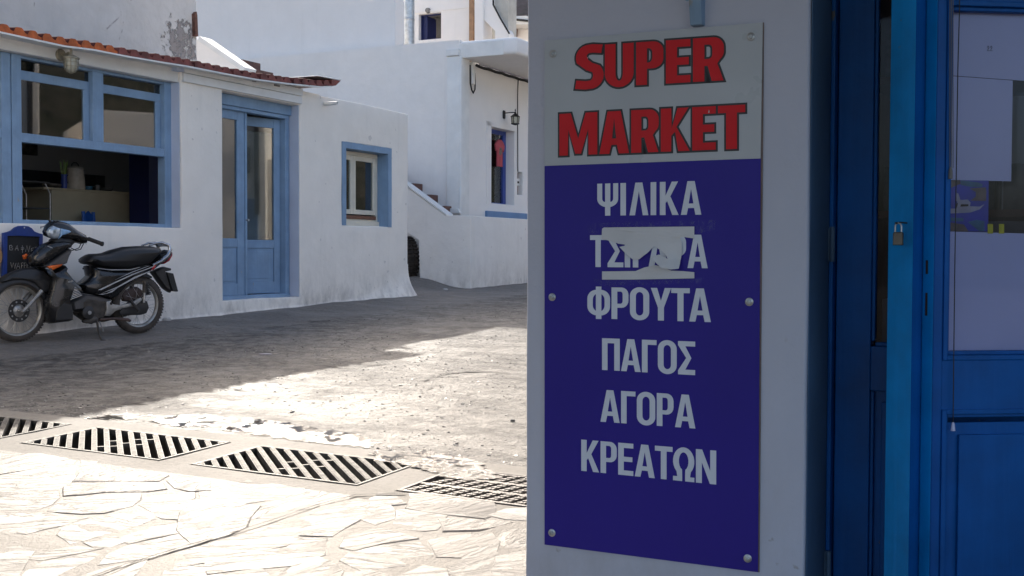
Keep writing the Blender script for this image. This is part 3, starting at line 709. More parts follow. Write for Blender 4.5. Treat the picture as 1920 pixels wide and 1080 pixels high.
# ------------------------------------------------------------------ drain grates
def clip_seg(p, d, hx, hy):
    t0, t1 = -9, 9
    for a, h, dd in ((p[0], hx, d[0]), (p[1], hy, d[1])):
        if abs(dd) < 1e-9:
            if abs(a) > h: return None
            continue
        u, v = sorted(((-h-a)/dd, (h-a)/dd)); t0 = max(t0, u); t1 = min(t1, v)
    return (t0, t1) if t1 - t0 > .012 else None
def oriented_box(m, p0, p1, w, z0, z1, mi=0):
    d = Vector((p1[0]-p0[0], p1[1]-p0[1])).normalized(); s_ = Vector((-d.y, d.x))*w/2
    q = [(p0[0]-s_.x, p0[1]-s_.y), (p1[0]-s_.x, p1[1]-s_.y), (p1[0]+s_.x, p1[1]+s_.y), (p0[0]+s_.x, p0[1]+s_.y)]
    m.prism(q, z0, z1, 'z', mi)
def grate(k, style, label):
    ca, cb = k*PITCHG, 0.0; c = GO + dL*ca; z = gh(c.x, c.y)
    sl_ = (gh(*(c+dL*.4).xy)-gh(*(c-dL*.4).xy))/.8; ss = (gh(*(c+dS*.2).xy)-gh(*(c-dS*.2).xy))/.4
    X_ = Vector((dL.x, dL.y, sl_)).normalized(); Y_ = Vector((dS.x, dS.y, ss)).normalized(); Z_ = X_.cross(Y_).normalized()
    Mx = Matrix(((X_.x, Y_.x, Z_.x, c.x), (X_.y, Y_.y, Z_.y, c.y), (X_.z, Y_.z, Z_.z, z+.001), (0, 0, 0, 1)))
    t = thing('drain_grate', label, 'drain grate', Mx, 'drain grates in the row across the street')
    hx, hy = GL/2-.006, GWd/2-.006; m = MB(); fw = .016
    for a in ((-hx, hx, -hy, -hy+fw), (-hx, hx, hy-fw, hy), (-hx, -hx+fw, -hy+fw, hy-fw), (hx-fw, hx, -hy+fw, hy-fw)):
        m.box(a[0], a[1], a[2], a[3], -.03, .003)
    mat_ = 'grate_iron' if style == 'diag' else 'grate_dark'
    m.build('frame', mat_, t, bevel=.002, seg=1)
    ix, iy = hx-fw, hy-fw
    if style == 'diag':
        ang = radians(-43.5); d = (cos(ang), sin(ang)); nrm = (-d[1], d[0]); sp = .058; bw = .026
        K = int((ix+iy)/sp)+1
        for i in range(-K, K+1):
            o = (nrm[0]*sp*(i+.5), nrm[1]*sp*(i+.5)); r = clip_seg(o, d, ix, iy)
            if not r: continue
            p0 = (o[0]+d[0]*r[0], o[1]+d[1]*r[0]); p1 = (o[0]+d[0]*r[1], o[1]+d[1]*r[1])
            b = MB(); oriented_box(b, p0, p1, bw, -.03, .001)
            L_ = r[1]-r[0]; nn = max(1, int(L_/.019))
            for j in range(nn):        # raised studs along the bar
                tt = r[0] + L_*(j+.5)/nn; cx_, cy_ = o[0]+d[0]*tt, o[1]+d[1]*tt
                oriented_box(b, (cx_-d[0]*.0055, cy_-d[1]*.0055), (cx_+d[0]*.0055, cy_+d[1]*.0055), bw*.8, .001, .0038)
            b.build('bar', mat_, t)
        b_k = 0
        for i in range(-2, 3):           # short cross webs in the middle slots
            o = (nrm[0]*sp*i, nrm[1]*sp*i)
            for tt in ((-.07, .07) if i % 2 else (0.01,)) if abs(i) < 2 else ((-.05 if i > 0 else .06,)):
                b = MB(); cx_, cy_ = o[0]+d[0]*tt, o[1]+d[1]*tt; hw = (sp-bw)/2+.001
                oriented_box(b, (cx_-nrm[0]*hw, cy_-nrm[1]*hw), (cx_+nrm[0]*hw, cy_+nrm[1]*hw), .011, -.02, .0005); b.build('web', mat_, t)
    else:
        rows = 3; rh = (2*iy)/rows; sp = .062
        for r_ in range(rows+1):
            b = MB(); y = -iy + rh*r_; y0 = max(-iy, y-.011); y1 = min(iy, y+.011); b.box(-ix, ix, y0, y1, -.03, .001); b.build('rail', mat_, t)
        for r_ in range(rows):
            for i in range(int(2*ix/sp)+1):
                x = -ix + sp*(i+.3) + (r_ % 2)*sp*.5
                if x > ix-.03: continue
                b = MB(); y0 = -iy+rh*r_+.0112; y1 = -iy+rh*(r_+1)-.0112; sk_ = .12*rh
                b.prism([(x-sk_, y0), (x-sk_+.032, y0), (x+sk_+.032, y1), (x+sk_, y1)], -.03, .0008, 'z')
                for j in range(4): b.box(x+sk_*(j-1.5)/2+.004, x+sk_*(j-1.5)/2+.028, y0+(y1-y0)*(j+.3)/4, y0+(y1-y0)*(j+.7)/4, .0008, .0035)
                b.build('bar', mat_, t)
    return t
grate(-1, 'diag', 'iron drain grate with diagonal slots cut by the left edge, leftmost in the row')
grate(0, 'diag', 'iron drain grate with diagonal slots, second from the left in the row')
grate(1, 'diag', 'iron drain grate with diagonal slots directly left of the grate with three slot rows')
grate(2, 'rows', 'darker drain grate with three rows of short slots beside the sign corner')
# ------------------------------------------------------------------ low white house with blue windows
house = thing('white_house', 'low white plastered house with blue door and windows under a red tiled eave', 'house', FA.M)
YW = .13
uW = FA.u(340, 0, 300); uD0 = FA.u(418, 0, 300); uD1 = (FA.u(566, 0, 200)+FA.u(560, 0, 540))/2; zD0 = FA.z(480, 560, .12)-.0; zD1 = FA.z(480, 186, .12)
a1 = FA(642, 266); a2 = FA(734, 278); b1_ = FA(641, 421); b2_ = FA(733, 427)
uQ0, uQ1, zQ0, zQ1 = (a1[0]+b1_[0])/2, (a2[0]+b2_[0])/2, (b1_[1]+b2_[1])/2, (a1[1]+a2[1])/2
uEnd = FA.u(765, 0, 300); uPar = FA.u(603, 0, 190); zW0 = 1.33
print('house', uW, uD0, uD1, zD0, zD1, uQ0, uQ1, zQ0, zQ1, uEnd, uPar)
holes = [(-6.2, uW, zW0, 3.6), (uD0, uD1, zD0, zD1), (uQ0, uQ1, zQ0, zQ1)]
def solid(u, z):
    if u > uPar and z > 3.04: return False
    return not any(a < u < b and c < z < d for a, b, c, d in holes)
us = cuts([-7, -6.2, uW, uD0, uD1, uQ0, uQ1, uPar, uEnd], .3); zs = cuts([-.3, zD0, zD1, zW0, zQ0, zQ1, 3.04, 3.055], .3)
mb = MB(); grid_wall(mb, us, zs, solid, 0, .32)
me = mb.mesh('wall', 'wall_front', weld=True)
wobble(me, .010, 1.6, (1, .8, 1))
bm = bmesh.new(); bm.from_mesh(me); es = [e for e in bm.edges if len(e.link_faces) == 2 and e.calc_face_angle(0) > radians(50)]
bmesh.ops.bevel(bm, geom=es, offset=.018, segments=3, affect='EDGES', profile=.5); bm.to_mesh(me); bm.free(); me.shade_smooth(); me.set_sharp_from_angle(angle=radians(50))
link('wall', me, house)
# side and back walls, roof slab
mb = MB(); mb.box(uEnd-.30, uEnd+.01, .325, 4.2, -.3, 3.03); mb.box(-7, uEnd-.301, 3.9, 4.2, -.3, 3.0); mb.build('side_wall', 'wall_front', house, bevel=.02)
mb = MB(); mb.box(-7, uEnd-.32, .33, 4.0, 2.955, 3.03); mb.build('roof_slab', 'wall_front', house)
# plaster skirt flaring onto the street
mb = MB(); rs_ = []
path = [(u, 0) for u in [-1.6 + (uEnd+1.6-.03)*i/60 for i in range(61)]] + [(uEnd, .0), (uEnd+.012, .05), (uEnd+.012, .6)]
for i, (u, y) in enumerate(path):
    corner = u >= uEnd-.001
    s_ = .02 + .12*sm(uEnd-1.3, uEnd, u) + .012*noise.noise(Vector((u*2, 0, 0)))
    hgt = .05 + .40*sm(uEnd-1.3, uEnd, u)
    nx, ny = (0, -1) if y == 0 and not corner else ((.7, -.7) if y == 0 else (1, 0))
    ring = []
    for k in range(7):
        t = k/6; out = s_*(1-t)**2.4; z = hgt*t
        w = FA.M @ Vector((u+nx*out, y+ny*out, 0)); ring.append((u+nx*(out+.001), y+ny*(out+.001), gh(w.x, w.y) - .01 + z))
    ring.append((u-nx*.05, y-ny*.05, ring[-1][2])); ring.append((u-nx*.05, y-ny*.05, ring[0][2]-.2)); ring.append((ring[0][0], ring[0][1], ring[0][2]-.2))
    rs_.append(ring)
mb.rings(rs_); mb.build('plaster_skirt', 'wall_front', house, smooth=60)
# white boards over the windows and the door
zt0 = FA.z(330, 168, .02)
mb = MB(); mb.box(-7, uW-.002, .035, .33, 2.875, 3.045); mb.build('fascia_board', 'white_paint', house, bevel=.006)
uB0 = FA.u(345, -.03, 150); uB1 = uD1 + .005
for zz0, zz1, yy in ((2.885, 2.975, -.028), (2.979, 3.065, -.04)):
    mb = MB(); mb.box(uB0, uB1, yy, -.012+.03, zz0, zz1); mb.build('lintel_board', 'white_paint', house, bevel=.003)
mb = MB(); mb.box(uB0-.12, uB0-.003, -.035, .06, 2.985, 3.06); mb.build('lintel_block', 'lavender', house, bevel=.004)
mb = MB(); mb.box(uB0+1.1, uB0+1.16, -.06, -.045, 3.03, 3.075); mb.box(uB0+1.5, uB0+1.6, -.055, -.045, 3.03, 3.05); mb.build('bracket_clip', 'mid_gray', house)
# eave: white board and tiles
npx = 33
pxs = [-60 + (622+60)*(i/npx)**.93 for i in range(npx+1)]
def eave_y(px):
    pts = [(-80, 36), (0, 58), (60, 71), (120, 84), (175, 91), (235, 103), (300, 114), (350, 122), (420, 136), (480, 147), (540, 155), (600, 161), (625, 160)]
    for (a, ya), (b, yb) in zip(pts, pts[1:]):
        if a <= px <= b: return ya + (yb-ya)*(px-a)/(b-a)
    return pts[-1][1]
OV = -.17
prev = None; uS = FA.u(-60, OV, 40); uE = FA.u(621, OV, 160); nt_ = 34; pit_ = (uE-uS)/nt_
def zb(u):
    lo, hi = -400.0, 700.0
    for _ in range(30):
        m_ = (lo+hi)/2
        if FA.u(m_, OV, 100) < u: lo = m_
        else: hi = m_
    return FA.z(lo, eave_y(lo), OV)
mb = MB(); v = []; fs = []; nn = 60
for i in range(nn+1):
    u = uS - 1.6 + (uE-uS+1.6)*i/nn; z = zb(max(u, uS)); v += [(u, OV-.012, z-.022), (u, OV-.012, z-.006), (u, .33, z+.03), (u, .33, z+.012)]
for i in range(nn):
    for k in range(4): fs.append((i*4+k, i*4+(k+1) % 4, i*4+4+(k+1) % 4, i*4+4+k))
fs += [(0, 1, 2, 3), (nn*4, nn*4+3, nn*4+2, nn*4+1)]
mb.add(v, fs); mb.build('eave_board', 'white_paint', house)
RT = random.Random(5)
for i in range(-9, nt_):
    u0 = uS + pit_*i; z0 = zb(max(u0+pit_/2, uS)); orange = i < 11
    a = [(0, .036), (.10, .072), (.22, .086), (.52, .088), (.64, .074), (.74, .044), (.88, .034), (1, .036)]
    pr = [(u0+pit_*x*1.02, z0 - .004 + h*.82) for x, h in a]; pts = [(u0, z0-.004)] + [(pr[0][0], pr[0][1])] + pr[1:] + [(u0+pit_*1.02, z0-.004)]
    y0 = OV + RT.gauss(0, .006); rise = .20; m = MB()
    k = len(pts); seg = [(y0, 0), (y0+.30, .02), (y0+.305, .008), (y0+.62, .03), (y0+.625, .018), (UY-.04, .05)]
    v = []; fs = []
    for (y, dz) in seg: v += [(p[0], y, p[1]+dz) for p in pts]
    for j in range(len(seg)-1):
        for q in range(k): fs.append((j*k+q, j*k+(q+1) % k, (j+1)*k+(q+1) % k, (j+1)*k+q))
    m.add(v, fs, 1)
    cap = tessellate_polygon([[Vector((p[0], p[1], 0)) for p in pts]]); m.add([(p[0], y0-.0005, p[1]) for p in pts], [tuple(t) for t in cap], 0)
    m.build('roof_tile', ['tile_orange' if orange else 'tile_red', 'tile_top'], house, smooth=35)
# verge tile at the right end, tilted up, with a mortar cap
m = MB(); zE = zb(uE); m.prism([(uE+.0, zE-.01), (uE+.09, zE+.01), (uE+.20, zE+.085), (uE+.0, zE+.075)], OV-.01, 1.6, 'y'); m.build('verge_tile', 'tile_red', house, bevel=.006)
m = MB(); m.prism([(uE-.28, zE+.078), (uE+.22, zE+.088), (uE+.22, zE+.105), (uE-.28, zE+.088)], OV+.0, 1.5, 'y'); m.build('verge_cap', 'white_paint', house, bevel=.004)
# water spout
s0 = FA(608, 195, -.0); m = MB(); rr = [(.024, 0), (.024, -.2), (.018, -.2), (.018, -.02)]
m.lathe([(r, y) for r, y in rr], (s0[0], 0, s0[1]), 'y', 12); m.build('water_spout', 'white_paint', house, smooth=40)
# ---- big shop window (two bays), frame plane at YW
Y = YW
def uu(px, y=Y, py=300): return FA.u(px, y, py)
zT = FA.z(200, 137, Y); zR0, zR1 = FA.z(180, 281, Y), FA.z(180, 269, Y)-.0; zB1 = FA.z(180, 416, Y)
zR1 = zR0 + .085
win = MB(); x0, x1 = uu(40), uu(322); zlo = zW0-.005
xl, xr = uu(22), uu(40); xj = uu(308)
win.box(xl, xr, Y-.01, Y+.09, zlo, 2.873); win.box(xj, x1+.01, Y-.01, Y+.09, zlo, 2.873)
win.box(xr, xj, Y, Y+.08, 2.845, 2.872); win.box(xr, xj, Y-.004, Y+.085, zR0, zR1); win.box(xr, xj, Y-.002, Y+.085, zlo, zB1)
mu0, mu1 = uu(175), uu(195); win.box(mu0, mu1, Y, Y+.08, zR1, 2.845)
wf = win.build('window_frame', 'blue_light', house, bevel=.004)
for (a, b) in ((xr, mu0), (mu1, xj)):
    m = MB(); ztop = 2.845-.10; yb = Y+.045
    m.box(a+.001, b-.001, yb, yb+.03, ztop-.085, ztop); m.box(b-.075, b-.001, yb+.001, yb+.029, zR1+.001, ztop-.085); m.box(a+.001, a+.02, yb+.001, yb+.029, zR1+.001, ztop-.085)
    m.build('sash', 'blue_light', wf, bevel=.003)
    m = MB(); m.box(a+.002, b-.002, yb+.012, yb+.016, zR1+.002, 2.84); m.build('pane', 'glass', wf)
# second bay at the picture's left edge
win = MB(); xa = xl-.012; 
win.box(xa-.10, xa, Y-.01, Y+.09, zlo, 2.873); win.box(xa-2.4, xa-.10, Y, Y+.08, 2.845, 2.872); win.box(xa-2.4, xa-.10, Y-.004, Y+.085, zR0+.02, zR1+.02)
win.box(xa-2.5, xa-2.4, Y-.01, Y+.09, zlo, 2.873); win.box(xa-2.4, xa-.10, Y-.002, Y+.085, zlo, zB1); win.box(xa-1.3, xa-1.2, Y, Y+.08, zR1+.02, 2.845)
wf2 = win.build('window_frame', 'blue_light', house, bevel=.004)
m = MB(); m.box(xa-2.39, xa-.105, Y+.055, Y+.06, zR1+.03, 2.84); m.build('pane', 'glass', wf2)
m = MB(); m.box(xa-2.39, xa-.102, Y+.05, Y+.07, zB1+.01, zR0); m.build('lower_panel', 'blue_light', wf2)
m = MB(); m.box(-6.2, xa-2.51, Y, .32, zW0-.01, 2.874); m.build('wall_infill', 'wall_front', house)
# lavender painted reveal beside the window
m = MB(); m.box(uW-.020, uW-.012, .012, .31, zW0+.005, 2.872); m.build('window_reveal', 'lavender', house)
# ---- door
YD = .15; d0, d1 = uD0-.06, FA.u(541, YD, 350); dz0 = zD0
dr = MB(); dr.box(d1-.075, d1, YD-.01, YD+.10, dz0, 2.80); dr.box(d0, d1+.03, YD-.035, YD+.09, 2.745, zD1+.0); dr.box(d0, d1-.075, YD-.02, YD+.08, 2.70, 2.742)
dr.box(d0, d1, YD-.02, YD+.10, dz0-.005, dz0+.045)
dfr = dr.build('door_frame', 'blue_light', house, bevel=.005)
m = MB(); m.box(uD1-.020, uD1-.012, .012, .31, dz0+.005, 2.872); m.build('door_reveal', 'lavender', house)
e0 = FA.u(462, YD+.02, 350); g0, g1 = d0+.0, FA.u(445, YD+.02, 350)
zg0 = FA.z(440, 447, YD+.02); zp1 = FA.z(440, 465, YD+.02); zp0 = FA.z(440, 530, YD+.02)
m = MB(); yb = YD+.02
m.box(g1, e0-.035, yb, yb+.045, dz0+.046, 2.70); m.box(e0-.034, e0, yb-.012, yb+.05, dz0+.046, 2.70)
m.box(d0, g1, yb+.001, yb+.044, zg0-.10, zg0); m.box(d0, g1, yb+.001, yb+.044, dz0+.046, zp0-.01); m.box(d0, g1, yb+.001, yb+.044, 2.60, 2.70)
m.box(d0, g1, yb+.016, yb+.03, zp0-.01, zp1+.03)
m.box(d0, g1-.025, yb+.006, yb+.0165, zp0+.02, zp1-.01)
lf = m.build('door_leaf', 'blue_light', dfr, bevel=.003)
m = MB(); m.box(d0, g1, yb+.02, yb+.024, zg0, 2.60); m.build('pane', 'glass', dfr)
# right leaf standing open into the room
th = radians(14); hx = d1-.08; Lw = FA.u(522, YD+.1, 350) - e0 + .06
Ml = Matrix.Translation((hx, YD+.085, 0)) @ Matrix.Rotation(pi - th, 4, 'Z')
m = MB(); m.box(.0, .09, -.02, .02, dz0+.05, 2.69); m.box(Lw-.09, Lw, -.02, .02, dz0+.05, 2.69)
for a, b in ((dz0+.05, dz0+.19), (zg0-.11, zg0-.01), (2.58, 2.69)): m.box(.09, Lw-.09, -.019, .019, a, b)
m.box(.09, Lw-.09, -.006, .006, dz0+.19, zg0-.11); m.box(.12, Lw-.12, -.012, .012, dz0+.23, zg0-.15)
rl = m.build('door_leaf', 'blue_light', dfr, bevel=.003, mat=Ml); rl['label'] = 'door leaf swung open into the room'
m = MB(); m.box(.09, Lw-.09, -.003, .003, zg0-.01, 2.58); m.build('pane', 'glass_clear', dfr, mat=Ml)
m = MB(); m.box(.10, Lw-.10, -.022, -.016, zg0, 2.52); m.build('curtain', 'curtain_pale', dfr, mat=Ml)
m = MB(); m.tube([(e0-.018, yb-.012, 1.45), (e0-.018, yb-.05, 1.45)], .012, 10); m.build('handle', 'steel', dfr, smooth=40)
# ---- small cream window with blue surround
fw = .085; m = MB(); frame_box(m, uQ0, uQ1, zQ0, zQ1, .09, -.004, .0, 0, wb=.0001, wt=.075)
m = MB(); m.box(uQ0-.003, uQ0+.085, -.006, .31, zQ0, zQ1); m.box(uQ1-.085, uQ1+.003, -.006, .31, zQ0, zQ1); m.box(uQ0+.085, uQ1-.085, -.0055, .31, zQ1-.08, zQ1+.003)
me = m.mesh('window_surround', 'blue_light', weld=False); bm = bmesh.new(); bm.from_mesh(me); bmesh.ops.subdivide_edges(bm, edges=bm.edges, cuts=5, use_grid_fill=True); bm.to_mesh(me); bm.free(); wobble(me, .006, 5, (1, .1, 1))
link('window_surround', me, house)
yq = .17; q0, q1 = uQ0+.085, uQ1-.085; zz0, zz1 = zQ0+.02, zQ1-.085
m = MB(); frame_box(m, q0, q1, zz0, zz1, .055, yq, yq+.07, 0, wb=.085)
m.box(q0, q1, yq-.03, yq-.001, zQ0-.002, zQ0+.07)
cw = m.build('window_frame', 'cream', house, bevel=.004)
m = MB(); m.box(q0+.055, q1-.055, yq-.012, yq+.0, zz0+.075, zz0+.125); m.build('sill_rail', 'wood_brown', cw, bevel=.003)
mid = q0 + (q1-q0)*.40
for a, b in ((q0+.056, mid), (mid+.002, q1-.056)):
    m = MB(); frame_box(m, a, b, zz0+.14, zz1-.057, .062, yq-.008, yq+.04); m.build('casement', 'cream', cw, bevel=.004)
    m = MB(); m.box(a+.062, b-.062, yq+.012, yq+.016, zz0+.20, zz1-.119); m.build('pane', 'glass', cw)
# ---- rooms behind
m = MB()
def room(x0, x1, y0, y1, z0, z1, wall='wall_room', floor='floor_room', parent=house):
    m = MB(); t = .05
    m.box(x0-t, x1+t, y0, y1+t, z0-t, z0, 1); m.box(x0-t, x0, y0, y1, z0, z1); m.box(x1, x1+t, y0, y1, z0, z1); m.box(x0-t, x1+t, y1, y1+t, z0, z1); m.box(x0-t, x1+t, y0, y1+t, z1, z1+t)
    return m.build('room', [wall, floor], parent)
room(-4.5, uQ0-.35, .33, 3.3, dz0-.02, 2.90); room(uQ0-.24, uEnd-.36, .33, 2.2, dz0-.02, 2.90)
# ------------------------------------------------------------------ things inside the café
yc = 1.35
cz1 = FA.z(97, 352, yc); cu0 = FA.u(97, yc, 380); cu1 = FA.u(258, yc, 390)
t = thing('counter', 'beige counter standing behind the open shop window', 'counter', at(FA, 0, 0, 0))
m = MB(); m.box(cu0, cu1, yc, yc+.6, dz0-.02, cz1-.02); m.build('body', 'counter_beige', t, bevel=.004)
m = MB(); m.box(cu0-.12, cu1+.01, yc-.015, yc+.62, cz1-.02, cz1+.003); m.build('counter_top', 'counter_beige', t, bevel=.004)
m = MB(); m.box(cu1+.001, cu1+.2, yc+.05, yc+.6, dz0, cz1-.03); m.build('side_panel', 'mid_gray', t)
pu, pz = FA(141, 352, yc+.15); t = thing('pot', 'cream lidded enamel pot on the beige counter', 'pot', at(FA, pu, yc+.15, cz1+.003))
s_ = 1.0; m = MB(); m.lathe([(.0, 0), (.100, 0), (.108, .02), (.104, .10), (.092, .20), (.088, .225), (.0, .226)], k=28); m.build('body', 'pot_cream', t, smooth=45)
m = MB(); m.lathe([(.0, .2265), (.094, .2265), (.096, .236), (.075, .255), (.02, .266), (.0, .267)], k=28); m.build('lid', 'pot_cream', t, smooth=45)
m = MB(); m.tube([(-.05, 0, .258), (-.045, 0, .285), (-.02, 0, .303), (.02, 0, .303), (.045, 0, .285), (.05, 0, .258)], .006, 8); m.build('handle', 'black_plastic', t, smooth=40)
for sx_ in (-1, 1):
    m = MB(); m.tube([(sx_*.10, 0, .16), (sx_*.125, 0, .14), (sx_*.125, 0, .09), (sx_*.104, 0, .07)], .006, 8); m.build('side_handle', 'black_plastic', t, smooth=40)
pu, pz = FA(120, 352, yc+.12); t = thing('vase', 'small blue glass vase holding green straws beside the cream pot', 'vase', at(FA, pu, yc+.12, cz1+.003))
m = MB(); m.lathe([(0, 0), (.032, 0), (.036, .08), (.03, .13), (.038, .16), (.034, .16), (.026, .13), (.0, .12)], k=16); m.build('glass_body', 'blue_dark', t, smooth=45)
for i in range(9):
    a = i*2.4; m = MB(); m.tube([(.008*cos(a), .008*sin(a), .10), (.05*cos(a), .03*sin(a), .30+.02*sin(i*3))], .004, 6); m.build('straw', 'cup_green', t)
for px, w, h, mt, lb, nm in ((165, .05, .05, 'print_teal', 'small teal bowl on the counter right of the pot', 'bowl'), (183, .03, .07, 'mid_gray', 'small grey jar on the counter right of the teal bowl', 'jar'), (200, .07, .04, 'dark_gray', 'low dark dish near the right end of the counter', 'dish'), (97, .10, .05, 'goods', 'dark tray of goods at the left end of the counter', 'tray')):
    pu, pz = FA(px, 352, yc+.15); o = MB(); o.lathe([(0, 0), (w*.6, 0), (w, h*.6), (w, h), (w*.9, h), (w*.5, h*.3), (0, h*.25)], k=16); o = o.build(nm, mt, None, smooth=45, mat=at(FA, pu, yc+.15, cz1+.003)); tag(o, lb, nm)
# dark tiles on the back wall, shelf, blue pillar
m = MB(); zt_ = dz0-.02; a0 = FA.u(-20, 3.2, 320); a1_ = FA.u(222, 3.2, 320)
z_0, z_1 = FA.z(100, 350, 3.2)-.3, FA.z(100, 320, 3.2)
ts = .16; 
for i in range(int((a1_-a0)/ts)):
    for j in range(int((z_1-z_0)/ts)):
        mm = MB(); mm.box(a0+i*ts, a0+i*ts+ts-.006, 3.285, 3.298, z_1-(j+1)*ts, z_1-j*ts-.006); mm.build('wall_tile', 'dark_gray', house)
bu0, bu1 = FA.u(279, .95, 340), FA.u(313, .95, 340)
m = MB(); m.box(bu0, bu1+.3, .95, 1.25, dz0, 2.88); m.build('pillar', 'blue_navy', house, bevel=.004)
# wooden chair
cu, cz = FA(198, 400, 1.0); t = thing('chair', 'blue painted wooden chair in front of the beige counter', 'chair', FA.M @ Matrix.Translation((cu, 1.0, dz0-.02)) @ Matrix.Rotation(.35, 4, 'Z'))
zt = FA.z(198, 397, 1.0) - dz0 + .02
m = MB(); m.box(-.19, .19, -.19, .19, .43, .46); m.build('seat', 'chair_blue', t, bevel=.005)
for sx_ in (-1, 1):
    m = MB(); m.tube([(sx_*.13, .17, 0), (sx_*.13, .17, .46), (sx_*.115, .20, zt)], .02, 8); m.build('leg', 'chair_blue', t, smooth=40)
    m = MB(); m.tube([(sx_*.16, -.17, 0), (sx_*.16, -.17, .43)], .018, 8); m.build('leg', 'chair_blue', t, smooth=40)
m = MB(); m.pad([(-.13, zt-.12), (.13, zt-.12), (.135, zt-.01), (.06, zt-.025), (.0, zt+.01), (-.06, zt-.025), (-.135, zt-.01)], .2, .011, .006); m.build('backrest', 'chair_blue', t, smooth=40)
m = MB(); m.box(-.115, .115, .18, .2, zt-.3, zt-.26); m.build('rail', 'chair_blue', t)
# dark rack with basket at left
ru = FA.u(70, 1.2, 380); t = thing('wire_rack', 'dark wire rack left of the counter inside the shop window', 'rack', at(FA, ru, 1.2, dz0))
for k in range(4):
    m = MB(); h = .45+.27*k; m.box(-.40, .03, -.15, .2, h, h+.012); m.build('shelf', 'dark_gray', t)
for x_, y_ in ((-.4, -.15), (.03, -.15), (-.4, .2), (.03, .2)):
    m = MB(); m.tube([(x_, y_, 0), (x_, y_, 1.15), (x_+(.06 if x_ < 0 else -.06), y_, 1.25)], .009, 6); m.build('post', 'steel', t)
o = MB(); o.lathe([(0, 0), (.13, 0), (.17, .07), (.16, .07), (0, .03)], k=20); o = o.build('bread_basket', 'straw', None, smooth=45, mat=at(FA, ru-.18, 1.2, dz0+.735)); tag(o, 'round straw basket on the wire rack behind the window', 'basket')
o = MB(); o.box(-.15, .15, 0, .04, 0, .32); o = o.build('framed_picture', 'goods', None, bevel=.004, mat=at(FA, FA.u(58, 3.2), 3.24, FA.z(58, 290, 3.2))); tag(o, 'dim brown framed picture on the back wall of the café', 'picture')
# perforated white strip with cap and base behind the door glass
su = FA.u(432, .7, 350); t = thing('slotted_strip', 'tall white perforated strip behind the left door glass', 'display stand', at(FA, su, .70, dz0))
m = MB(); hb_ = FA.z(430, 430, .7)-dz0; ht_ = FA.z(430, 316, .7)-dz0; m.box(-.10, .0, 0, .05, hb_, ht_); m.build('panel', 'white_paint', t, bevel=.006)
for k in range(22):
    m = MB(); zz = hb_+.08+(ht_-hb_-.2)*k/21; m.box(-.075, -.045, -.004, -.0005, zz, zz+.018); m.build('slot', 'pit', t)
m = MB(); m.lathe([(0, 0), (.05, 0), (.04, .05), (0, .06)], (-.04, .025, ht_)); m.build('cap', 'tape_yellow', t, smooth=40)
m = MB(); m.lathe([(0, 0), (.16, 0), (.16, .02), (.02, .03), (.02, hb_), (0, hb_)], (-.05, .03, 0)); m.build('base', 'steel', t, smooth=40)
o = MB(); o.box(-.12, .05, 0, .2, 0, .22); o = o.build('bottle_crate', 'print_teal', None, bevel=.01, mat=at(FA, FA.u(430, .6), .5, dz0+.45)); tag(o, 'teal and red crate low behind the left door glass', 'crate')
o = MB(); o.box(-.2, .06, 0, .3, 0, .45); o = o.build('side_table', 'dark_gray', None, bevel=.01, mat=at(FA, FA.u(430, .6), .45, dz0-.0)); tag(o, 'low dark table under the crate behind the door glass', 'table')
# curtain and notices behind the cream window
uc0 = mid+.07
for (a, b, c, d, nm, lb, mt) in ((.02, .16, .62, .80, 'notice', 'pale paper stuck high in the cream window beside the sash', 'paper'), (.02, .14, .42, .60, 'notice', 'white paper stuck in the cream window at mid height', 'paper'), (.03, .10, .06, .30, 'notice', 'small white paper low in the right pane of the cream window', 'paper')):
    o = MB(); H_ = zz1-zz0-.3; o.box(0, (b-a)*1.6, 0, .002, 0, (d-c)*H_); o = o.build(nm, mt, None, mat=at(FA, uc0+a, yq+.10, zz0+.2+c*H_)); tag(o, lb, 'notice')
m = MB(); v = []
for i in range(13):
    x = q0+.02 + .30*i/12; v.append([(x, yq+.22+.02*sin(i*1.9), zz0+.45), (x*.7+.3*q0, yq+.22+.02*sin(i*1.9), zz1)])
for i in range(12): m.add([v[i][0], v[i+1][0], v[i+1][1], v[i][1]], [(0, 1, 2, 3)])
o = m.build('curtain', 'cream', None, smooth=60, mat=FA.M); tag(o, 'cream curtain behind the left pane of the small window', 'curtain')
o = MB(); o.box(0, .5, 0, .25, 0, .34); o = o.build('shelf_unit', 'wood_brown', None, bevel=.01, mat=at(FA, mid+.05, yq+.25, zz0+.50)); tag(o, 'brown wooden cabinet standing behind the cream window', 'cabinet')
# ------------------------------------------------------------------ bulkhead lamp over the window
lu, lz = FA(118, 103, .0); t = thing('wall_lamp', 'weathered caged bulkhead lamp hanging over the big blue window', 'wall lamp', at(FA, lu, .035, lz))
k_ = .0055   # metres per photo pixel here
m = MB(); m.lathe([(0, 0), (.058, 0), (.058, -.014), (.05, -.024), (0, -.026)], axis='y', k=24); m.build('back_plate', 'aged_lamp', t, smooth=45)
m = MB(); m.tube([(0, -.02, 0), (0, -.07, -.005), (0, -.11, .012), (0, -.135, -.01), (0, -.14, -.03)], [.016, .015, .014, .016, .02], 10); m.build('arm', 'aged_lamp', t, smooth=45)
m = MB(); m.lathe([(.008, .055), (.012, .055), (.012, .0), (.055, -.022), (.078, -.034), (.078, -.044), (.0, -.044)], (0, -.14, 0)); m.build('hood', 'aged_lamp', t, smooth=35)
m = MB(); m.lathe([(.058, -.044), (.060, -.09), (.054, -.13), (.038, -.16), (.0, -.172)], (0, -.14, 0)); m.build('globe', 'lamp_glass', t, smooth=45)
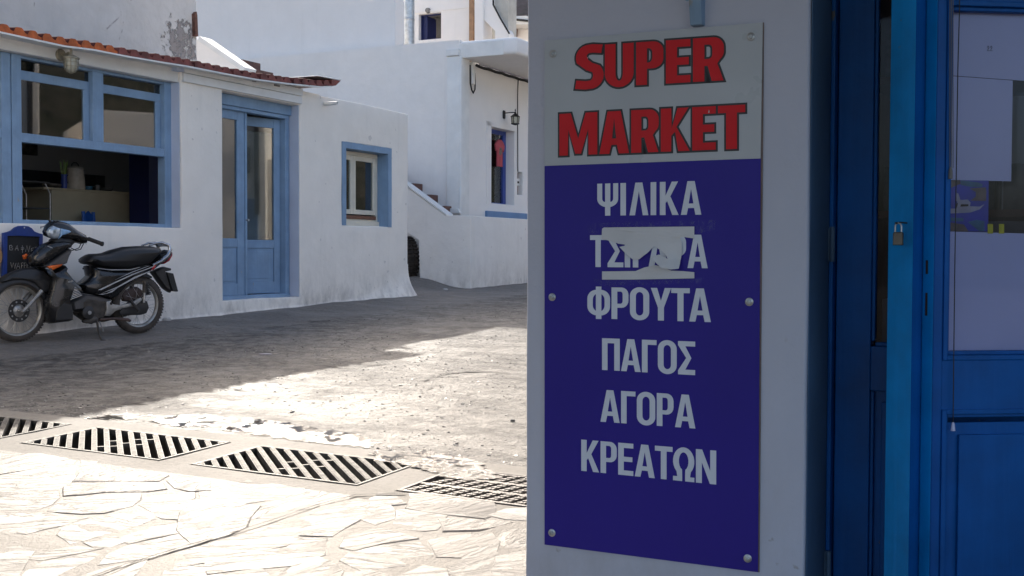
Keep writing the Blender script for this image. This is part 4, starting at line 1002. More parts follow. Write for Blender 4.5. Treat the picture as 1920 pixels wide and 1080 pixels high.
for i in range(4):
    a = pi*i/4; m = MB(); P_ = [(.064*cos(a)*c_, -.14+.064*sin(a)*c_, z_) for c_, z_ in ((1, -.045), (1.04, -.09), (.94, -.135), (.6, -.165), (0, -.180), (-.6, -.165), (-.94, -.135), (-1.04, -.09), (-1, -.045))]
    m.tube(P_, .0032, 6); m.build('cage_wire', 'aged_lamp', t, smooth=40)
for zz, r in ((-.075, .067), (-.115, .063)):
    m = MB(); m.tube([(r*cos(2*pi*j/24), -.14+r*sin(2*pi*j/24), zz) for j in range(24)], .003, 6, closed=True); m.build('cage_ring', 'aged_lamp', t, smooth=40)
# ------------------------------------------------------------------ upper storey behind the eave
upper = thing('upper_house', 'old flaking plaster upper storey rising behind the tiled eave', 'building', FA.M)
uU = FA.u(369, UY, 80); m = MB(); us = cuts([-9, uU], .4); zs = cuts([2.9, 4.0], .4); grid_wall(m, us, zs, lambda u, z: True, UY, UY+.25)
zl_ = 5.1; zr_ = 5.12; ul_ = FA.u(0, UY, 0)
for i_, v_ in enumerate(m.v):          # the wall head climbs towards the right
    if v_[2] > 3.99: m.v[i_] = (v_[0], v_[1], max(3.6, zl_ + (zr_-zl_)*(v_[0]-ul_)/(uU-ul_)))
print('upper', zl_, zr_, ul_, uU)
me = m.mesh('wall', 'wall_upper', weld=True); wobble(me, .02, 1.2); me.shade_smooth(); me.set_sharp_from_angle(angle=radians(50)); link('wall', me, upper)
m = MB(); m.box(uU-.28, uU-.02, UY+.26, 5.0, 2.9, 3.7); m.build('back_wall', 'wall_upper', upper)
r0 = FA(367, 68, UY-.03); r1 = FA(365, 24, UY-.03)
m = MB(); m.prism([(r0[0]-.03, r0[1]), (r0[0]+.03, r0[1]), (r1[0]+.035, r1[1]-.03), (r1[0]+.02, r1[1]+.02), (r1[0]-.02, r1[1]-.02)], UY-.05, UY+.01, 'y'); m.build('rusty_angle', 'rust', upper, bevel=.003)
# ------------------------------------------------------------------ stair parapet behind the roof
FP = Fr(-4.6, 17.6, DB); st = thing('stair_parapet', 'white sloping stair parapet behind the tiled eave', 'parapet', FP.M)
P_ = [FP(*q) for q in ((360, 66), (374, 76), (456, 134), (475, 150), (520, 190), (330, 190), (330, 66))]
m = MB(); m.prism(ccw([tuple(p) for p in P_]), 0, .22); m.build('wall', 'wall_blueish', st, bevel=.01)
ca, cb2 = FP(374, 76), FP(458, 135); dx_, dz_ = cb2[0]-ca[0], cb2[1]-ca[1]
m = MB(); m.prism([(ca[0]-.02, ca[1]+.0), (cb2[0], cb2[1]), (cb2[0]+.03, cb2[1]+.06), (ca[0]+.01, ca[1]+.065)], -.02, .25); m.build('coping', 'white_paint', st, bevel=.005)
for (a, b, c, d) in ((428, 113, 452, 140), (462, 130, 476, 150)):
    p, q = FP(a, b, .24), FP(c, d, .24); m = MB(); m.box(p[0], q[0], .24, .7, q[1], p[1]); m.build('stair_step', 'terracotta', st)
# ------------------------------------------------------------------ corner house at the top of the street
ch = thing('corner_house', 'tall white corner house with flat canopy, corner column and small dark blue window', 'building', FC.M)
loc = Matrix(FC.M).inverted()
RD = loc @ FD.M            # A2 face frame inside the house
zC1 = FC.z(700, 89); print('zC', zC1, FC.z(470, 104), FC.z(836, 83))
m = MB(); us = cuts([-12, 0], .5); zs = cuts([-.2, zC1], .5); grid_wall(m, us, zs, lambda u, z: True, 0, .3)
me = m.mesh('wall', 'wall_blueish', weld=True); wobble(me, .010, .9, (0, 1, .6)); me.shade_smooth(); me.set_sharp_from_angle(angle=radians(50)); link('wall', me, ch)
wo = [FD(920.5, 236), FD(965, 247.6), FD(920.5, 381), FD(965, 384.5)]
h0, h1, hz0, hz1 = wo[0][0], wo[1][0], (wo[2][1]+wo[3][1])/2, (wo[0][1]+wo[1][1])/2
n0_ = FD(970.5, 322), FD(980, 366); nu0, nu1, nz0, nz1 = n0_[0][0], n0_[1][0], n0_[1][1], n0_[0][1]
print('win', h0, h1, hz0, hz1, nu0, nu1, nz0, nz1)
m = MB(); us = cuts([0.0, h0, h1, nu0, nu1, 6], .5); zs = cuts([-.2, hz0, hz1, nz0, nz1, 4.37, 6.0], .5)
zs = [z for z in zs if z < 4.4]
grid_wall(m, us, zs, lambda u, z: not ((h0 < u < h1 and hz0 < z < hz1) or (nu0 < u < nu1 and nz0 < z < nz1)), 0, .3)
m.build('facade', 'wall_far', ch, weld=True, bevel=.012, mat=RD)
m = MB(); m.box(.3, 6, .31, .35, -.2, 4.3); mm = m
m = MB(); k0 = FD.u(912, 0); m.box(k0-.0, h0-.002, -.012, -.0005, hz0-.02, hz1+.08); m.box(k0, h1+.06, -.012, -.0005, hz1+.002, hz1+.085); m.build('window_surround', 'wall_far', ch, mat=RD)
# corner column with little foot
c0, c1 = FC.u(837, -.06, 250), FC.u(861, -.06, 250)
m = MB(); m.box(c0, c1, -.07, .02, -.1, zC1-.28); m.box(-.0+.0005, .07, -.07, .24, -.1, zC1-.28); m.build('column', 'white_paint', ch, bevel=.025, seg=3, smooth=50)
fz = FC.z(850, 396, -.1); m = MB(); m.prism([(c0-.04, fz-.04), (c1+.06, fz-.04), (c1+.0, fz+.05), (c0+.02, fz+.05)], -.12, -.071); m.build('column_foot', 'white_paint', ch, bevel=.006)
# slab canopy with moulding
zb_, zt_ = 4.37, 4.66; pj = 1.09
m = MB(); m.box(-.02, 6, -pj, -.001, zb_, zt_); m.build('canopy_slab', 'wall_far', ch, bevel=.06, seg=4, smooth=50, mat=RD)
m = MB(); m.box(-.03, .0, -.85, .0, zb_-.0, zt_-.04); m.build('canopy_moulding', 'white_paint', ch, bevel=.01, mat=RD)
m = MB(); m.box(c0-.0, c1+.0, -.09, .02, zC1-.277, zC1-.16); m.build('cornice', 'white_paint', ch, bevel=.012)
# window parts
yf = .18; w0 = h0+.0; m = MB(); m.box(h0-.3, h0-.19, yf, yf+.07, hz0+.002, hz1-.002); m.box(h1-.112, h1-.002, yf, yf+.07, hz0+.002, hz1-.002); m.box(h0-.189, h1-.113, yf+.001, yf+.069, hz1-.08, hz1-.002); m.box(h0-.189, h1-.113, yf+.001, yf+.069, hz0+.002, hz0+.03); cwf = m.build('window_frame', 'blue_dark', ch, bevel=.004, mat=RD)
m = MB(); m.box(h0-.188, h1-.114, yf+.03, yf+.035, hz0+.031, hz1-.081); m.build('pane', 'glass_clear', cwf)
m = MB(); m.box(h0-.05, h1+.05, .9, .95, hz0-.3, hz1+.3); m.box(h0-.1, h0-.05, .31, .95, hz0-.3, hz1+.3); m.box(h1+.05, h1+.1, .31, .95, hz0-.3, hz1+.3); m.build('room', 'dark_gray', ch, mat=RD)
# blue painted ledge
l0, l1 = FD.u(914, -.05), FD.u(1000, -.05); la = FD.z(914, 395, -.05); lb_ = FD.z(914, 404, -.05)
m = MB(); m.box(l0, l1+1, -.05, -.001, lb_-.04, la); m.build('painted_ledge', 'blue_mid', ch, bevel=.004, mat=RD)
# meter niche
m = MB(); m.box(nu0, nu1, .10, .12, nz0, nz1); m.build('niche', 'rust', ch, mat=RD)
m = MB(); m.box(nu0+.03, nu1-.03, .05, .10, nz0+.18, nz1-.12, 0); m.build('meter', 'white_paint', ch, bevel=.004, mat=RD)
m = MB(); m.box(nu0+.055, nu1-.06, .045, .0495, nz0+.22, nz1-.17); m.build('meter_dial', 'pit', ch, mat=RD)
# t-shirt in the window
tu = (FD.u(921, .24)+FD.u(938, .24))/2; tz = FD.z(930, 313, .24); tz1 = FD.z(930, 262, .24); tw = (FD.u(937, .24)-FD.u(922, .24))/2
t = thing('tshirt', 'pink t-shirt on a hanger in the dark blue window', 't-shirt', at(FD, tu-.03, .15, 0))
H_ = tz1-tz
m = MB(); m.pad([(-tw*.7, tz), (tw*.62, tz), (tw*.62, tz+H_*.62), (tw*.95, tz+H_*.55), (tw*1.15, tz+H_*.78), (tw*.6, tz+H_*.96), (tw*.2, tz+H_), (-.0, tz+H_*.93), (-tw*.2, tz+H_), (-tw*.6, tz+H_*.96), (-tw*1.15, tz+H_*.78), (-tw*.95, tz+H_*.55), (-tw*.65, tz+H_*.62)], 0, .02, .012); m.build('cloth', 'pink_cloth', t, smooth=50)
m = MB(); m.pad([(-.06, tz+H_*.45), (.0, tz+H_*.40), (.07, tz+H_*.5), (.05, tz+H_*.68), (-.03, tz+H_*.72)], -.021, .002, .004); m.build('print', 'print_brown', t)
m = MB(); m.tube([(-.1, 0, tz1-.03), (0, 0, tz1+.03), (0, 0, tz1+.08), (.02, 0, tz1+.10)], .004, 6); m.build('hanger', 'steel', t)
# lantern
lu, lz = FD(944, 215); t = thing('wall_lantern', 'black iron lantern on a bracket above the dark blue window', 'lantern', at(FD, lu, -.001, lz))
m = MB(); m.pad([(-.03, -.075), (.03, -.075), (.04, -.04), (.04, .05), (.03, .075), (-.03, .075), (-.04, .05), (-.04, -.04)], -.012, .012, .006); m.build('back_plate', 'black_iron', t, smooth=40)
ax_ = .13
m = MB(); m.tube([(0, -.02, .03), (.0, -.16, .03), (.0, -.24, .03)], .010, 8); m.build('arm', 'black_iron', t, smooth=40)
cy_ = -.24
m = MB(); m.lathe([(0, .10), (.012, .07), (.006, .05), (.014, .03), (.02, .01), (.085, -.045), (.09, -.055), (0, -.056)], (0, cy_, 0), k=6); m.build('roof', 'black_iron', t)
m = MB(); m.lathe([(.070, -.0565), (.060, -.17)], (0, cy_, 0), k=6); m.build('lamp_glass', 'lamp_glass', t)
for i in range(6):
    a = 2*pi*i/6; m = MB(); m.tube([(.073*cos(a), cy_+.073*sin(a), -.055), (.063*cos(a), cy_+.063*sin(a), -.17)], .007, 5); m.build('rib', 'black_iron', t)
m = MB(); m.lathe([(0, -.170), (.075, -.170), (.078, -.183), (.03, -.20), (0, -.205)], (0, cy_, 0), k=6); m.build('base', 'black_iron', t)
# cables and pipe
cz_ = FD.z(892, 121)
P_ = []
for i in range(24):
    u = FD.u(890) + 3.2*i/23; P_.append((u, -.03, 4.335 - .012*abs(sin(i*.9))))
o = MB(); o.tube(P_, .026, 8); o = o.build('cable_bundle', 'black_rubber', None, smooth=50, mat=FD.M); tag(o, 'thick black cable bundle under the far canopy', 'cable')
u_ = FD.u(971, -.02, 300); o = MB(); o.tube([(u_, -.02, 4.31), (u_-.02, -.02, 4.0), (u_-.01, -.02, 3.2), (u_, -.02, nz1)], .009, 6); o = o.build('cable', 'black_rubber', None, smooth=50, mat=FD.M); tag(o, 'thin black cable running down to the meter niche', 'cable')
pu0, pz0 = FD(886, 158, -.05); t = thing('conduit', 'short white conduit with a looped black cable under the far canopy', 'conduit', FD.M)
m = MB(); m.box(pu0-.05, pu0+.05, -.08, -.002, pz0, 4.365); m.build('channel', 'white_paint', t, bevel=.01)
m = MB(); m.tube([(pu0-.075, -.04, 4.3), (pu0-.075, -.05, pz0), (pu0-.05, -.06, pz0-.10), (pu0+.01, -.06, pz0-.15), (pu0+.07, -.06, pz0-.08), (pu0+.08, -.06, pz0+.06), (pu0+.06, -.06, pz0+.2)], .013, 8); m.build('cable_loop', 'black_rubber', t, smooth=50)
# ------------------------------------------------------------------ low stair wall in front
lw = thing('stair_wall', 'low white wall of the outside stair with a dark opening under it', 'wall', FL.M)
P_ = [FL(*q) for q in ((882, 404), (836, 404), (763, 351), (690, 299), (690, 395), (763, 437), (785, 451), (787, 523))]
pts = [(0.0, P_[0][1])] + [tuple(p) for p in P_[1:]] + [(P_[-1][0]-.01, -.2), (0.0, -.2)]
m = MB(); m.prism(ccw(pts), 0, .18); me = m.mesh('stair_side', 'wall_low', bevel=.012, weld=True); link('stair_side', me, lw, None)
RL = Matrix(FL.M).inverted() @ FL2.M
zl = P_[0][1]; m = MB(); m.box(.003, 4.0, 0.003, .2, -.2, zl-.003); m.build('front_side', 'wall_low', lw, bevel=.012, mat=RL)
m = MB(); m.box(P_[1][0]+.02, -.06, .181, 1.1, zl-.3, zl-.12); m.build('landing', 'terracotta', lw)
SP_ = [FL(px, py, .6) for px, py in ((834.5, 386), (807, 365.5), (776, 343.5))]
dx_, dz_ = (SP_[0][0]-SP_[2][0])/2, (SP_[2][1]-SP_[0][1])/2
for i in range(8):
    xr_ = SP_[0][0]-dx_*i; zt_i = SP_[0][1]+dz_*i
    m = MB(); m.box(xr_-dx_*.72, xr_, .6, 1.09, zt_i-dz_-.1, zt_i); m.build('stair_step', 'terracotta', lw, bevel=.004)
    m = MB(); m.box(xr_-dx_*1.01, xr_-dx_*.72-.002, .181, 1.09, zt_i-dz_-.1, zt_i-.03); m.build('tread', 'wall_low', lw)
a, b = FL(764, 351), FL(836, 404); m = MB(); m.prism([(a[0]-.3, a[1]+.21), (b[0]+.02, b[1]-.0), (b[0]+.02, b[1]+.025), (a[0]-.3, a[1]+.24)], -.02, .2); m.build('coping', 'white_paint', lw)
m = MB(); xx = P_[-1][0]; m.box(-3.2, xx+.6, 1.0, 1.08, -.1, 1.4); m.box(xx+.3, xx+.36, .19, 1.0, -.1, 1.3); m.build('back_wall', 'dark_gray', lw)  # shade under the stair is put into this dark grey colour
# wheel in the opening
wu, wz = FL(757, 488, .5); R_ = .40; t = thing('cart_wheel', 'knobbly black tyre standing in the dark opening under the stair', 'wheel', FL.M @ Matrix.Translation((wu-.02, .55, wz)) @ Matrix.Rotation(radians(-35), 4, 'Z'))
m = MB(); m.lathe([(R_*.62, -.09), (R_*.9, -.11), (R_*.97, -.08), (R_*.97, .08), (R_*.9, .11), (R_*.62, .09), (R_*.58, 0)], axis='y', k=48, close=True); m.build('tyre', 'tyre_dusty', t, smooth=40)
m = MB()
for i in range(36):
    a = 2*pi*i/36; ca_, sa_ = cos(a), sin(a)
    for y_ in (-.06, .06):
        c_ = Vector((ca_*R_*.985, y_, sa_*R_*.985)); tg = Vector((-sa_, 0, ca_)); rd = Vector((ca_, 0, sa_)); yy = Vector((0, 1, 0))
        vs_ = [c_ + tg*dx*.018 + yy*dy*.045 + rd*dr for dr in (-.012, .018) for dy in (-1, 1) for dx in (-1, 1)]
        m.add(vs_, [(0, 2, 3, 1), (4, 5, 7, 6), (0, 1, 5, 4), (2, 6, 7, 3), (0, 4, 6, 2), (1, 3, 7, 5)])
m.build('tread', 'tyre_dusty', t)
m = MB(); m.lathe([(0, -.03), (R_*.2, -.05), (R_*.3, -.02), (R_*.6, -.07), (R_*.62, .0), (0, .03)], axis='y', k=24); m.build('rim', 'dark_gray', t, smooth=40)
# ------------------------------------------------------------------ houses stacked behind
e = thing('rear_house', 'plain tall white wall rising behind the corner house', 'building', FC.M)
ue = FC.u(741.5, .34, 40); m = MB(); us = cuts([-18, ue], .5); zs = cuts([3.0, 5.6], .5); grid_wall(m, us, zs, lambda u, z: True, .34, .64)
for i_, v_ in enumerate(m.v):
    if v_[2] > 5.59: m.v[i_] = (v_[0], v_[1], 5.6 + max(0, -v_[0]-2.2)*.24)
me = m.mesh('wall', 'wall_far', weld=True); wobble(me, .012, .8, (0, 1, 0)); me.shade_smooth(); me.set_sharp_from_angle(angle=radians(50)); link('wall', me, e)
FB = Fr(*(FC.o + FC.n*4.0).xy, DB)
hb2 = thing('hillside_house', 'bluish white house far behind with one small dark window', 'building', FB.M)
o1, o2 = FB(785, 27), FB(827, 72); u2 = FB.u(885, 0, 30)
m = MB(); us = cuts([-8, o1[0], o2[0], u2], .8); zs = cuts([2.0, o2[1], o1[1], 7.2], .8); grid_wall(m, us, zs, lambda u, z: not (o1[0] < u < o2[0] and o2[1] < z < o1[1]), 0, .3); m.build('wall', 'wall_far', hb2, weld=True)
m = MB(); frame_box(m, o1[0], o2[0], o2[1], o1[1], .03, .10, .16); wq = m.build('window_frame', 'blue_navy', hb2)
m = MB(); m.box(o1[0]+.03, o1[0]+.14, .13, .5, o2[1]+.03, o1[1]-.03); m.build('shutter', 'blue_navy', wq)
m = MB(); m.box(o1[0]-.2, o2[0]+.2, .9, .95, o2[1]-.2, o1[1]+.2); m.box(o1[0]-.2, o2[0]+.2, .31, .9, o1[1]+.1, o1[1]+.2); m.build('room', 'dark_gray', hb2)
m = MB(); zz = FB.z(800, 23); m.box(-6, u2, -.02, -.001, zz, zz+.035); m.build('string_course', 'wall_far', hb2)
m = MB(); q = FB(803, 20); m.lathe([(0, 0), (.06, 0), (.05, -.05), (0, -.06)], (q[0], -.001, q[1]), 'y', 12); m.build('vent_cap', 'mid_gray', hb2, smooth=40)
a, b = FB.u(881, -.05, 30), FB.u(889, -.05, 30); m = MB(); m.box(a, b, -.09, -.02, 3.0, 7.2); m.build('wooden_post', 'wood_orange', hb2, bevel=.005)
FG = Fr(*(FC.o + FC.n*3.4).xy, DB)
g = thing('stair_tower', 'weathered white stair tower behind the canopy with a diagonal flight', 'building', FG.M)
def poly(pxs, y0, y1, mt, nm, par=g, fr=FG, **k):
    m = MB(); m.prism(ccw([tuple(fr(*q, y0)) for q in pxs]), y0, y1); return m.build(nm, mt, par, **k)
poly([(889.5, -60), (906, -60), (906, 110), (889.5, 110)], 0, .4, 'wall_far', 'pier', bevel=.01)
poly([(906.5, -60), (924, -60), (925, 10), (954, 62), (954, 110), (928, 110), (928, 58), (906.5, 36)], .05, .3, 'wall_far', 'stair_parapet', bevel=.008)
poly([(900, 20), (932, 20), (932, 110), (900, 110)], .9, 1.0, 'wall_stained', 'back_wall')
poly([(925, -60), (953, -60), (953, 64), (925, 9)], .12, .5, 'wall_stained', 'upper_wall', bevel=.008)
m = MB(); m.tube([(*[FG(925, 0, .04)[0]], .04, FG(925, 0, .04)[1]), (FG(925, 9, .04)[0], .04, FG(925, 9, .04)[1]), (FG(938, 34, .04)[0], .04, FG(938, 34, .04)[1]), (FG(955, 63, .04)[0], .04, FG(955, 63, .04)[1])], .02, 6); m.build('handrail', 'black_iron', g)
FH = Fr(*(FC.o + FC.n*7.0).xy, DB)
g2 = thing('terrace_house', 'flat roofed pale house below the brown hillside', 'building', FH.M)
poly([(957, 36), (1200, 34), (1200, 120), (957, 120)], .3, 3, 'wall_far', 'wall', g2, FH)
poly([(945, 30), (1200, 29), (1200, 44), (945, 46)], -.3, .29, 'white_paint', 'roof_slab', g2, FH, bevel=.01)
poly([(952, 37), (961, 46), (960, 66), (952, 62)], .0, .28, 'wood_brown', 'side_post', g2, FH)
m = MB(); P_ = [FH(*q, -.33) for q in ((953, 35), (970, 37), (990, 39), (1040, 36))]; o = MB(); o.tube([(p[0], -.33, p[1]) for p in P_], .025, 6); o = o.build('cable', 'black_rubber', None, mat=FH.M); tag(o, 'dark sagging cable in front of the far pale roof edge', 'cable')
# flue pipe
FE = Fr(*(FC.o + FC.n*2.0).xy, DB); pu, pz = FE(767.5, 60); rw = (FE.u(776)-FE.u(759.5))/2
t = thing('flue_pipe', 'galvanised metal flue pipe rising behind the white wall', 'pipe', at(FE, pu, 0, 0))
zz = 3.2; k = 0
while zz < 6.6:
    m = MB(); m.lathe([(rw, zz), (rw, zz+.75)], k=24); m.build('pipe_section', 'galvanized', t, smooth=50)
    m = MB(); m.lathe([(rw*1.04, zz+.75), (rw*1.07, zz+.76), (rw*1.07, zz+.79), (rw*1.04, zz+.80)], k=24); m.build('clamp_band', 'steel', t, smooth=50); zz += .80
m = MB(); q = FE(762, 6); m.tube([(-rw, 0, q[1]), (-rw*1.7, 0, q[1]), (-rw*1.8, 0, q[1]+.04)], .008, 6); m.build('stay_wire', 'steel', t)
for px, lb_t in ((748, 'left of two short rusty bars sticking up by the flue pipe'), (753, 'right of two short rusty bars sticking up by the flue pipe')):
    q = FC(px, 83, .7); o = MB(); o.tube([(0, 0, -.1), (0, 0, .09)], .008, 6); o = o.build('rebar_stub', 'rust', None, mat=at(FC, q[0], .7, q[1])); tag(o, lb_t, 'metal bar', 'rusty bars by the flue pipe')
# hillsides
def hill(name, pts, mt='hill'):
    m = MB(); V = []; nx, ny = 60, 26
    (x0, y0), (x1, y1), D, H, dirv = pts
    for j in range(ny+1):
        for i in range(nx+1):
            t_, s_ = i/nx, j/ny; x = x0+(x1-x0)*t_ + dirv[0]*D*s_; y = y0+(y1-y0)*t_ + dirv[1]*D*s_
            z = -.6 + H*(s_**.8) + 1.6*noise.noise(Vector((x*.12, y*.12, 0)))*min(1, s_*4) + .5*noise.noise(Vector((x*.6, y*.6, 2)))*min(1, s_*4); V.append((x, y, z))
    m.add(V, [(j*(nx+1)+i, j*(nx+1)+i+1, (j+1)*(nx+1)+i+1, (j+1)*(nx+1)+i) for j in range(ny) for i in range(nx)])
    return struct(m.build(name, mt, smooth=80))
hill('hill', ((-14, 36), (30, 44), 40, 26, (.05, 1)))
hill('hillside', ((19, -6), (17, 44), 40, 24, (1, .1)), 'hill_scrub')
# ------------------------------------------------------------------ reflected / hidden neighbours east of the street, shade house added to the west
FN = Fr(6.0, 9.5, Vector((-.15, 1, 0)))
nb = thing('neighbour_house', 'white house on the east side of the street seen reflected in the café panes', 'building', Fr(6.0, 9.5, Vector((-.15, 1, 0))).M)
def Bx(x0, x1, y0, y1, z0, z1, mt, nm, **k):
    m = MB(); m.box(x0, x1, y0, y1, z0, z1); return m.build(nm, mt, nb, **k)
Bx(0, 4.15, -6, -.3, -.2, 4.4, 'wall_front', 'wall', bevel=.02); Bx(4.16, 4.42, -4, -.5, -.2, 2.9, 'wall_front', 'wall_step', bevel=.02); Bx(4.98, 5.22, -4, -.6, -.2, 3.0, 'wall_front', 'gate_pier', bevel=.02); Bx(5.3, 9.4, -6, -1.2, -.2, 3.75, 'wall_front', 'side_wing', bevel=.02)
Bx(1.0, 1.9, -.299, -.24, .1, 2.1, 'blue_mid', 'door'); Bx(3.0, 4.0, -.299, -.24, 1.0, 2.1, 'blue_mid', 'window')
Bx(5.9, 6.5, -1.199, -1.15, 1.3, 2.3, 'dark_gray', 'window'); Bx(8.0, 8.6, -1.199, -1.15, 2.4, 3.2, 'dark_gray', 'window'); Bx(3.95, 4.03, -.298, -.2, 1.8, 4.1, 'dark_gray', 'rain_pipe'); Bx(3.62, 3.85, -.298, -.15, 2.6, 3.1, 'dark_gray', 'meter_box')
wh = thing('added_shade_house', 'unseen white block added left of the picture to shade the ground', 'building', Fr(-7.6, 2.0, Vector((.25, 1, 0))).M)  # unseen block added so its shadow dims the ground by the shop
m = MB(); m.box(0, 4.2, -3.2, 5, -.3, 5.4); m.build('wall', 'wall_front', wh, bevel=.02)
m = MB(); m.box(1.2, 2.1, -3.24, -3.201, .1, 2.2); m.build('door', 'blue_mid', wh); m = MB(); m.box(2.7, 3.5, -3.24, -3.201, 1.1, 2.2); m.build('window', 'blue_mid', wh)
# ------------------------------------------------------------------ supermarket
shop = thing('shop_building', 'white shaded shop front with the sign, recessed blue doors and awning', 'building', FS.M)
uL = (FS.u(987, 0, 0)+FS.u(987, 0, 1080))/2; uRr = (FS.u(1518, 0, 0)+FS.u(1507, 0, 1080))/2
zf = 0.0; YF = FS.u  # shop frame
m = MB(); us = cuts([uL, uRr], .12); zs = cuts([-.3, 2.75], .15); grid_wall(m, us, zs, lambda u, z: True, 0, .34)
me = m.mesh('wall', 'wall_shop', weld=True); wobble(me, .0035, 3, (1, .5, 1))
bm = bmesh.new(); bm.from_mesh(me); es = [e_ for e_ in bm.edges if len(e_.link_faces) == 2 and e_.calc_face_angle(0) > radians(50)]
bmesh.ops.bevel(bm, geom=es, offset=.007, segments=3, affect='EDGES', profile=.5); bm.to_mesh(me); bm.free(); me.shade_smooth(); me.set_sharp_from_angle(angle=radians(50)); link('wall', me, shop)
m = MB(); m.box(uL+.003, uL+.25, .345, 5.5, -.3, 2.75); m.box(uRr+.0, 3.2, 0, .34, 2.32, 2.75); m.box(2.3, 3.4, .0, .34, -.3, 2.318); m.box(3.15, 3.4, .345, 5.5, -.3, 2.75); m.box(uL+.251, 3.149, 5.25, 5.5, -.3, 2.75); m.build('side_wall', 'wall_shop', shop)
m = MB(); m.box(uL-.1, 3.5, -5.0, 5.6, 2.76, 2.88); m.box(-3.2, uL-.101, -5.0, -.3, 2.76, 2.88); m.build('awning', 'white_paint', shop, bevel=.01)  # awning out of view, enlarged over the street to darken the shop pillar
m = MB(); m.box(-3.1, 3.5, -4.9, -4.8, 2.62, 2.757); m.box(uL-.02, 3.5, -.09, -.02, 2.68, 2.757); m.build('awning_beam', 'blue_mid', shop)
m = MB(); m.box(uL+.255, 3.14, .345, 5.24, -.15, -.02, 0); m.build('shop_floor', 'floor_room', shop)
m = MB(); m.box(uRr+.0015, uRr+.0035, .012, .335, -.2, 2.31); m.build('door_reveal', 'shop_reveal', shop)
# rough skirting step at the doors
m = MB(); m.box(uRr+.004, 2.29, .02, .33, -.3, -.01); m.build('doorstep', 'mortar', shop, bevel=.01)
# awning bracket
def fs(px, py, off=0): return FS(px, py, off)
bz = FS.z(1310, 50); bu0_, bu1_ = FS.u(1299, 0, 50), FS.u(1322, 0, 50)
m = MB(); v = [(-.022, bz), (.002, bz+.0), (.002, bz+.9), (-.62, bz+.95), (-.62, bz+.88), (-.055, bz+.16)]
m.prism(v, bu0_, bu1_, 'x'); br = m.build('awning_bracket', 'blue_light', shop, bevel=.0025)
q = FS(1303, 3, -.05); m = MB(); m.lathe([(0, 0), (.0045, 0), (.0045, -.003), (0, -.004)], ((bu0_+bu1_)/2-.002, -.078, q[1]), 'y', 12); m.build('screw', 'blue_light', br, smooth=40)
# closed left leaf in the frame
yD = .215
def ud(px, y, py=540): return FS.u(px, y, py)
ua, ub = uRr+.004, ud(1562, yD)
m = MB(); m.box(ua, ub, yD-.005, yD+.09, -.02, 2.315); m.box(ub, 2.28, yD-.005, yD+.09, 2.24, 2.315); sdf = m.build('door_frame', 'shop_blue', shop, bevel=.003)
uc, ud_ = ud(1645, yD+.03), ud(1645, yD+.03)+.40
m = MB(); y0_, y1_ = yD+.022, yD+.065; zg = FS.z(1650, 640, y0_); zp = FS.z(1650, 735, y0_)
m.box(ub+.003, uc-.012, y0_, y1_, 0.0, 2.235); m.box(ud_+.0, ud_+.11, y0_, y1_, 0.0, 2.235)
m.box(uc-.012, ud_, y0_+.001, y1_-.001, zp+.002, zg-.012); m.box(uc-.012, ud_, y0_+.001, y1_-.001, 0, .16); m.box(uc-.012, ud_, y0_+.001, y1_-.001, 2.12, 2.235)
m.box(uc-.012, ud_, y0_+.022, y0_+.03, .16, zp+.002)
for a_, b_, zz0_, zz1_ in ((uc-.012, uc-.004, .16, zp), (uc-.012, uc-.004, zg, 2.12)): m.box(a_, b_, y0_+.008, y0_+.03, zz0_, zz1_)
m.box(uc-.003, ud_, y0_+.008, y0_+.03, zg-.0115, zg-.003)
m.box(uc+.012, ud_, y0_+.012, y0_+.0215, .19, zp-.025)
ll = m.build('door_leaf', 'shop_blue', sdf, bevel=.002)
m = MB(); m.box(uc-.004, ud_, y0_+.02, y0_+.024, zg-.003, 2.12); m.build('pane', 'glass_shop', sdf)
for py in (458, 1062):
    hz = FS.z(1548, py, yD); m = MB(); m.tube([(ub-.001, yD-.010, hz-.04), (ub-.001, yD-.010, hz+.04)], .006, 10); m.box(ub-.02, ub-.007, yD-.008, yD-.0055, hz-.038, hz+.038); m.build('hinge', 'shop_reveal', sdf, smooth=40)
# right leaf, swung a little out into the street: its own frame (X along the leaf, Y into the shop)
zE_ = 2.395; r_ = ray(1751, 540); P0 = r_*(zE_/r_.y)
FR_ = Fr(P0.x, P0.y, Vector((.9934, .1150, 0)))
ML = Matrix(FS.M).inverted() @ FR_.M
LW = .74; zg2 = FR_.z(1850, 664); zt2 = FR_.z(1850, 12); zm0 = FR_.z(1850, 776); xg = FR_.u(1776)
st_w = xg - .006
m = MB()
m.box(0, st_w, 0, .044, .02, 2.2); m.box(LW-.12, LW, 0, .044, .02, 2.2)
m.box(st_w, LW-.12, .001, .043, zm0+.004, zg2-.012); m.box(st_w, LW-.12, .001, .043, .02, .15); m.box(st_w, LW-.12, .001, .043, zt2+.01, 2.2)
for (za, zb__) in ((zg2, zt2), (.15, zm0)):       # bolection mouldings round glass and panel
    for (i_, d_, h_) in ((0, .0, .010), (.010, .012, .008)):
        x0_, x1_ = st_w+i_, LW-.12-i_; a_, b_ = za-.012+i_+(.012 if za < .2 else 0), zb__+.01-i_
        frame_box(m, x0_, x1_, a_, b_, h_, d_-.004, .03)
m.box(st_w+.02, LW-.14, .018, .028, .17, zm0-.02); m.box(st_w+.045, LW-.165, .010, .0175, .20, zm0-.045)
lf2 = m.build('door_leaf', 'shop_blue', shop, bevel=.0015, mat=ML); lf2['label'] = 'right door leaf standing ajar, its edge coloured as lit, facing the street'
m = MB(); m.box(st_w+.002, LW-.122, .026, .030, zg2-.010, zt2+.008); m.build('pane', 'glass_shop', shop, mat=ML)
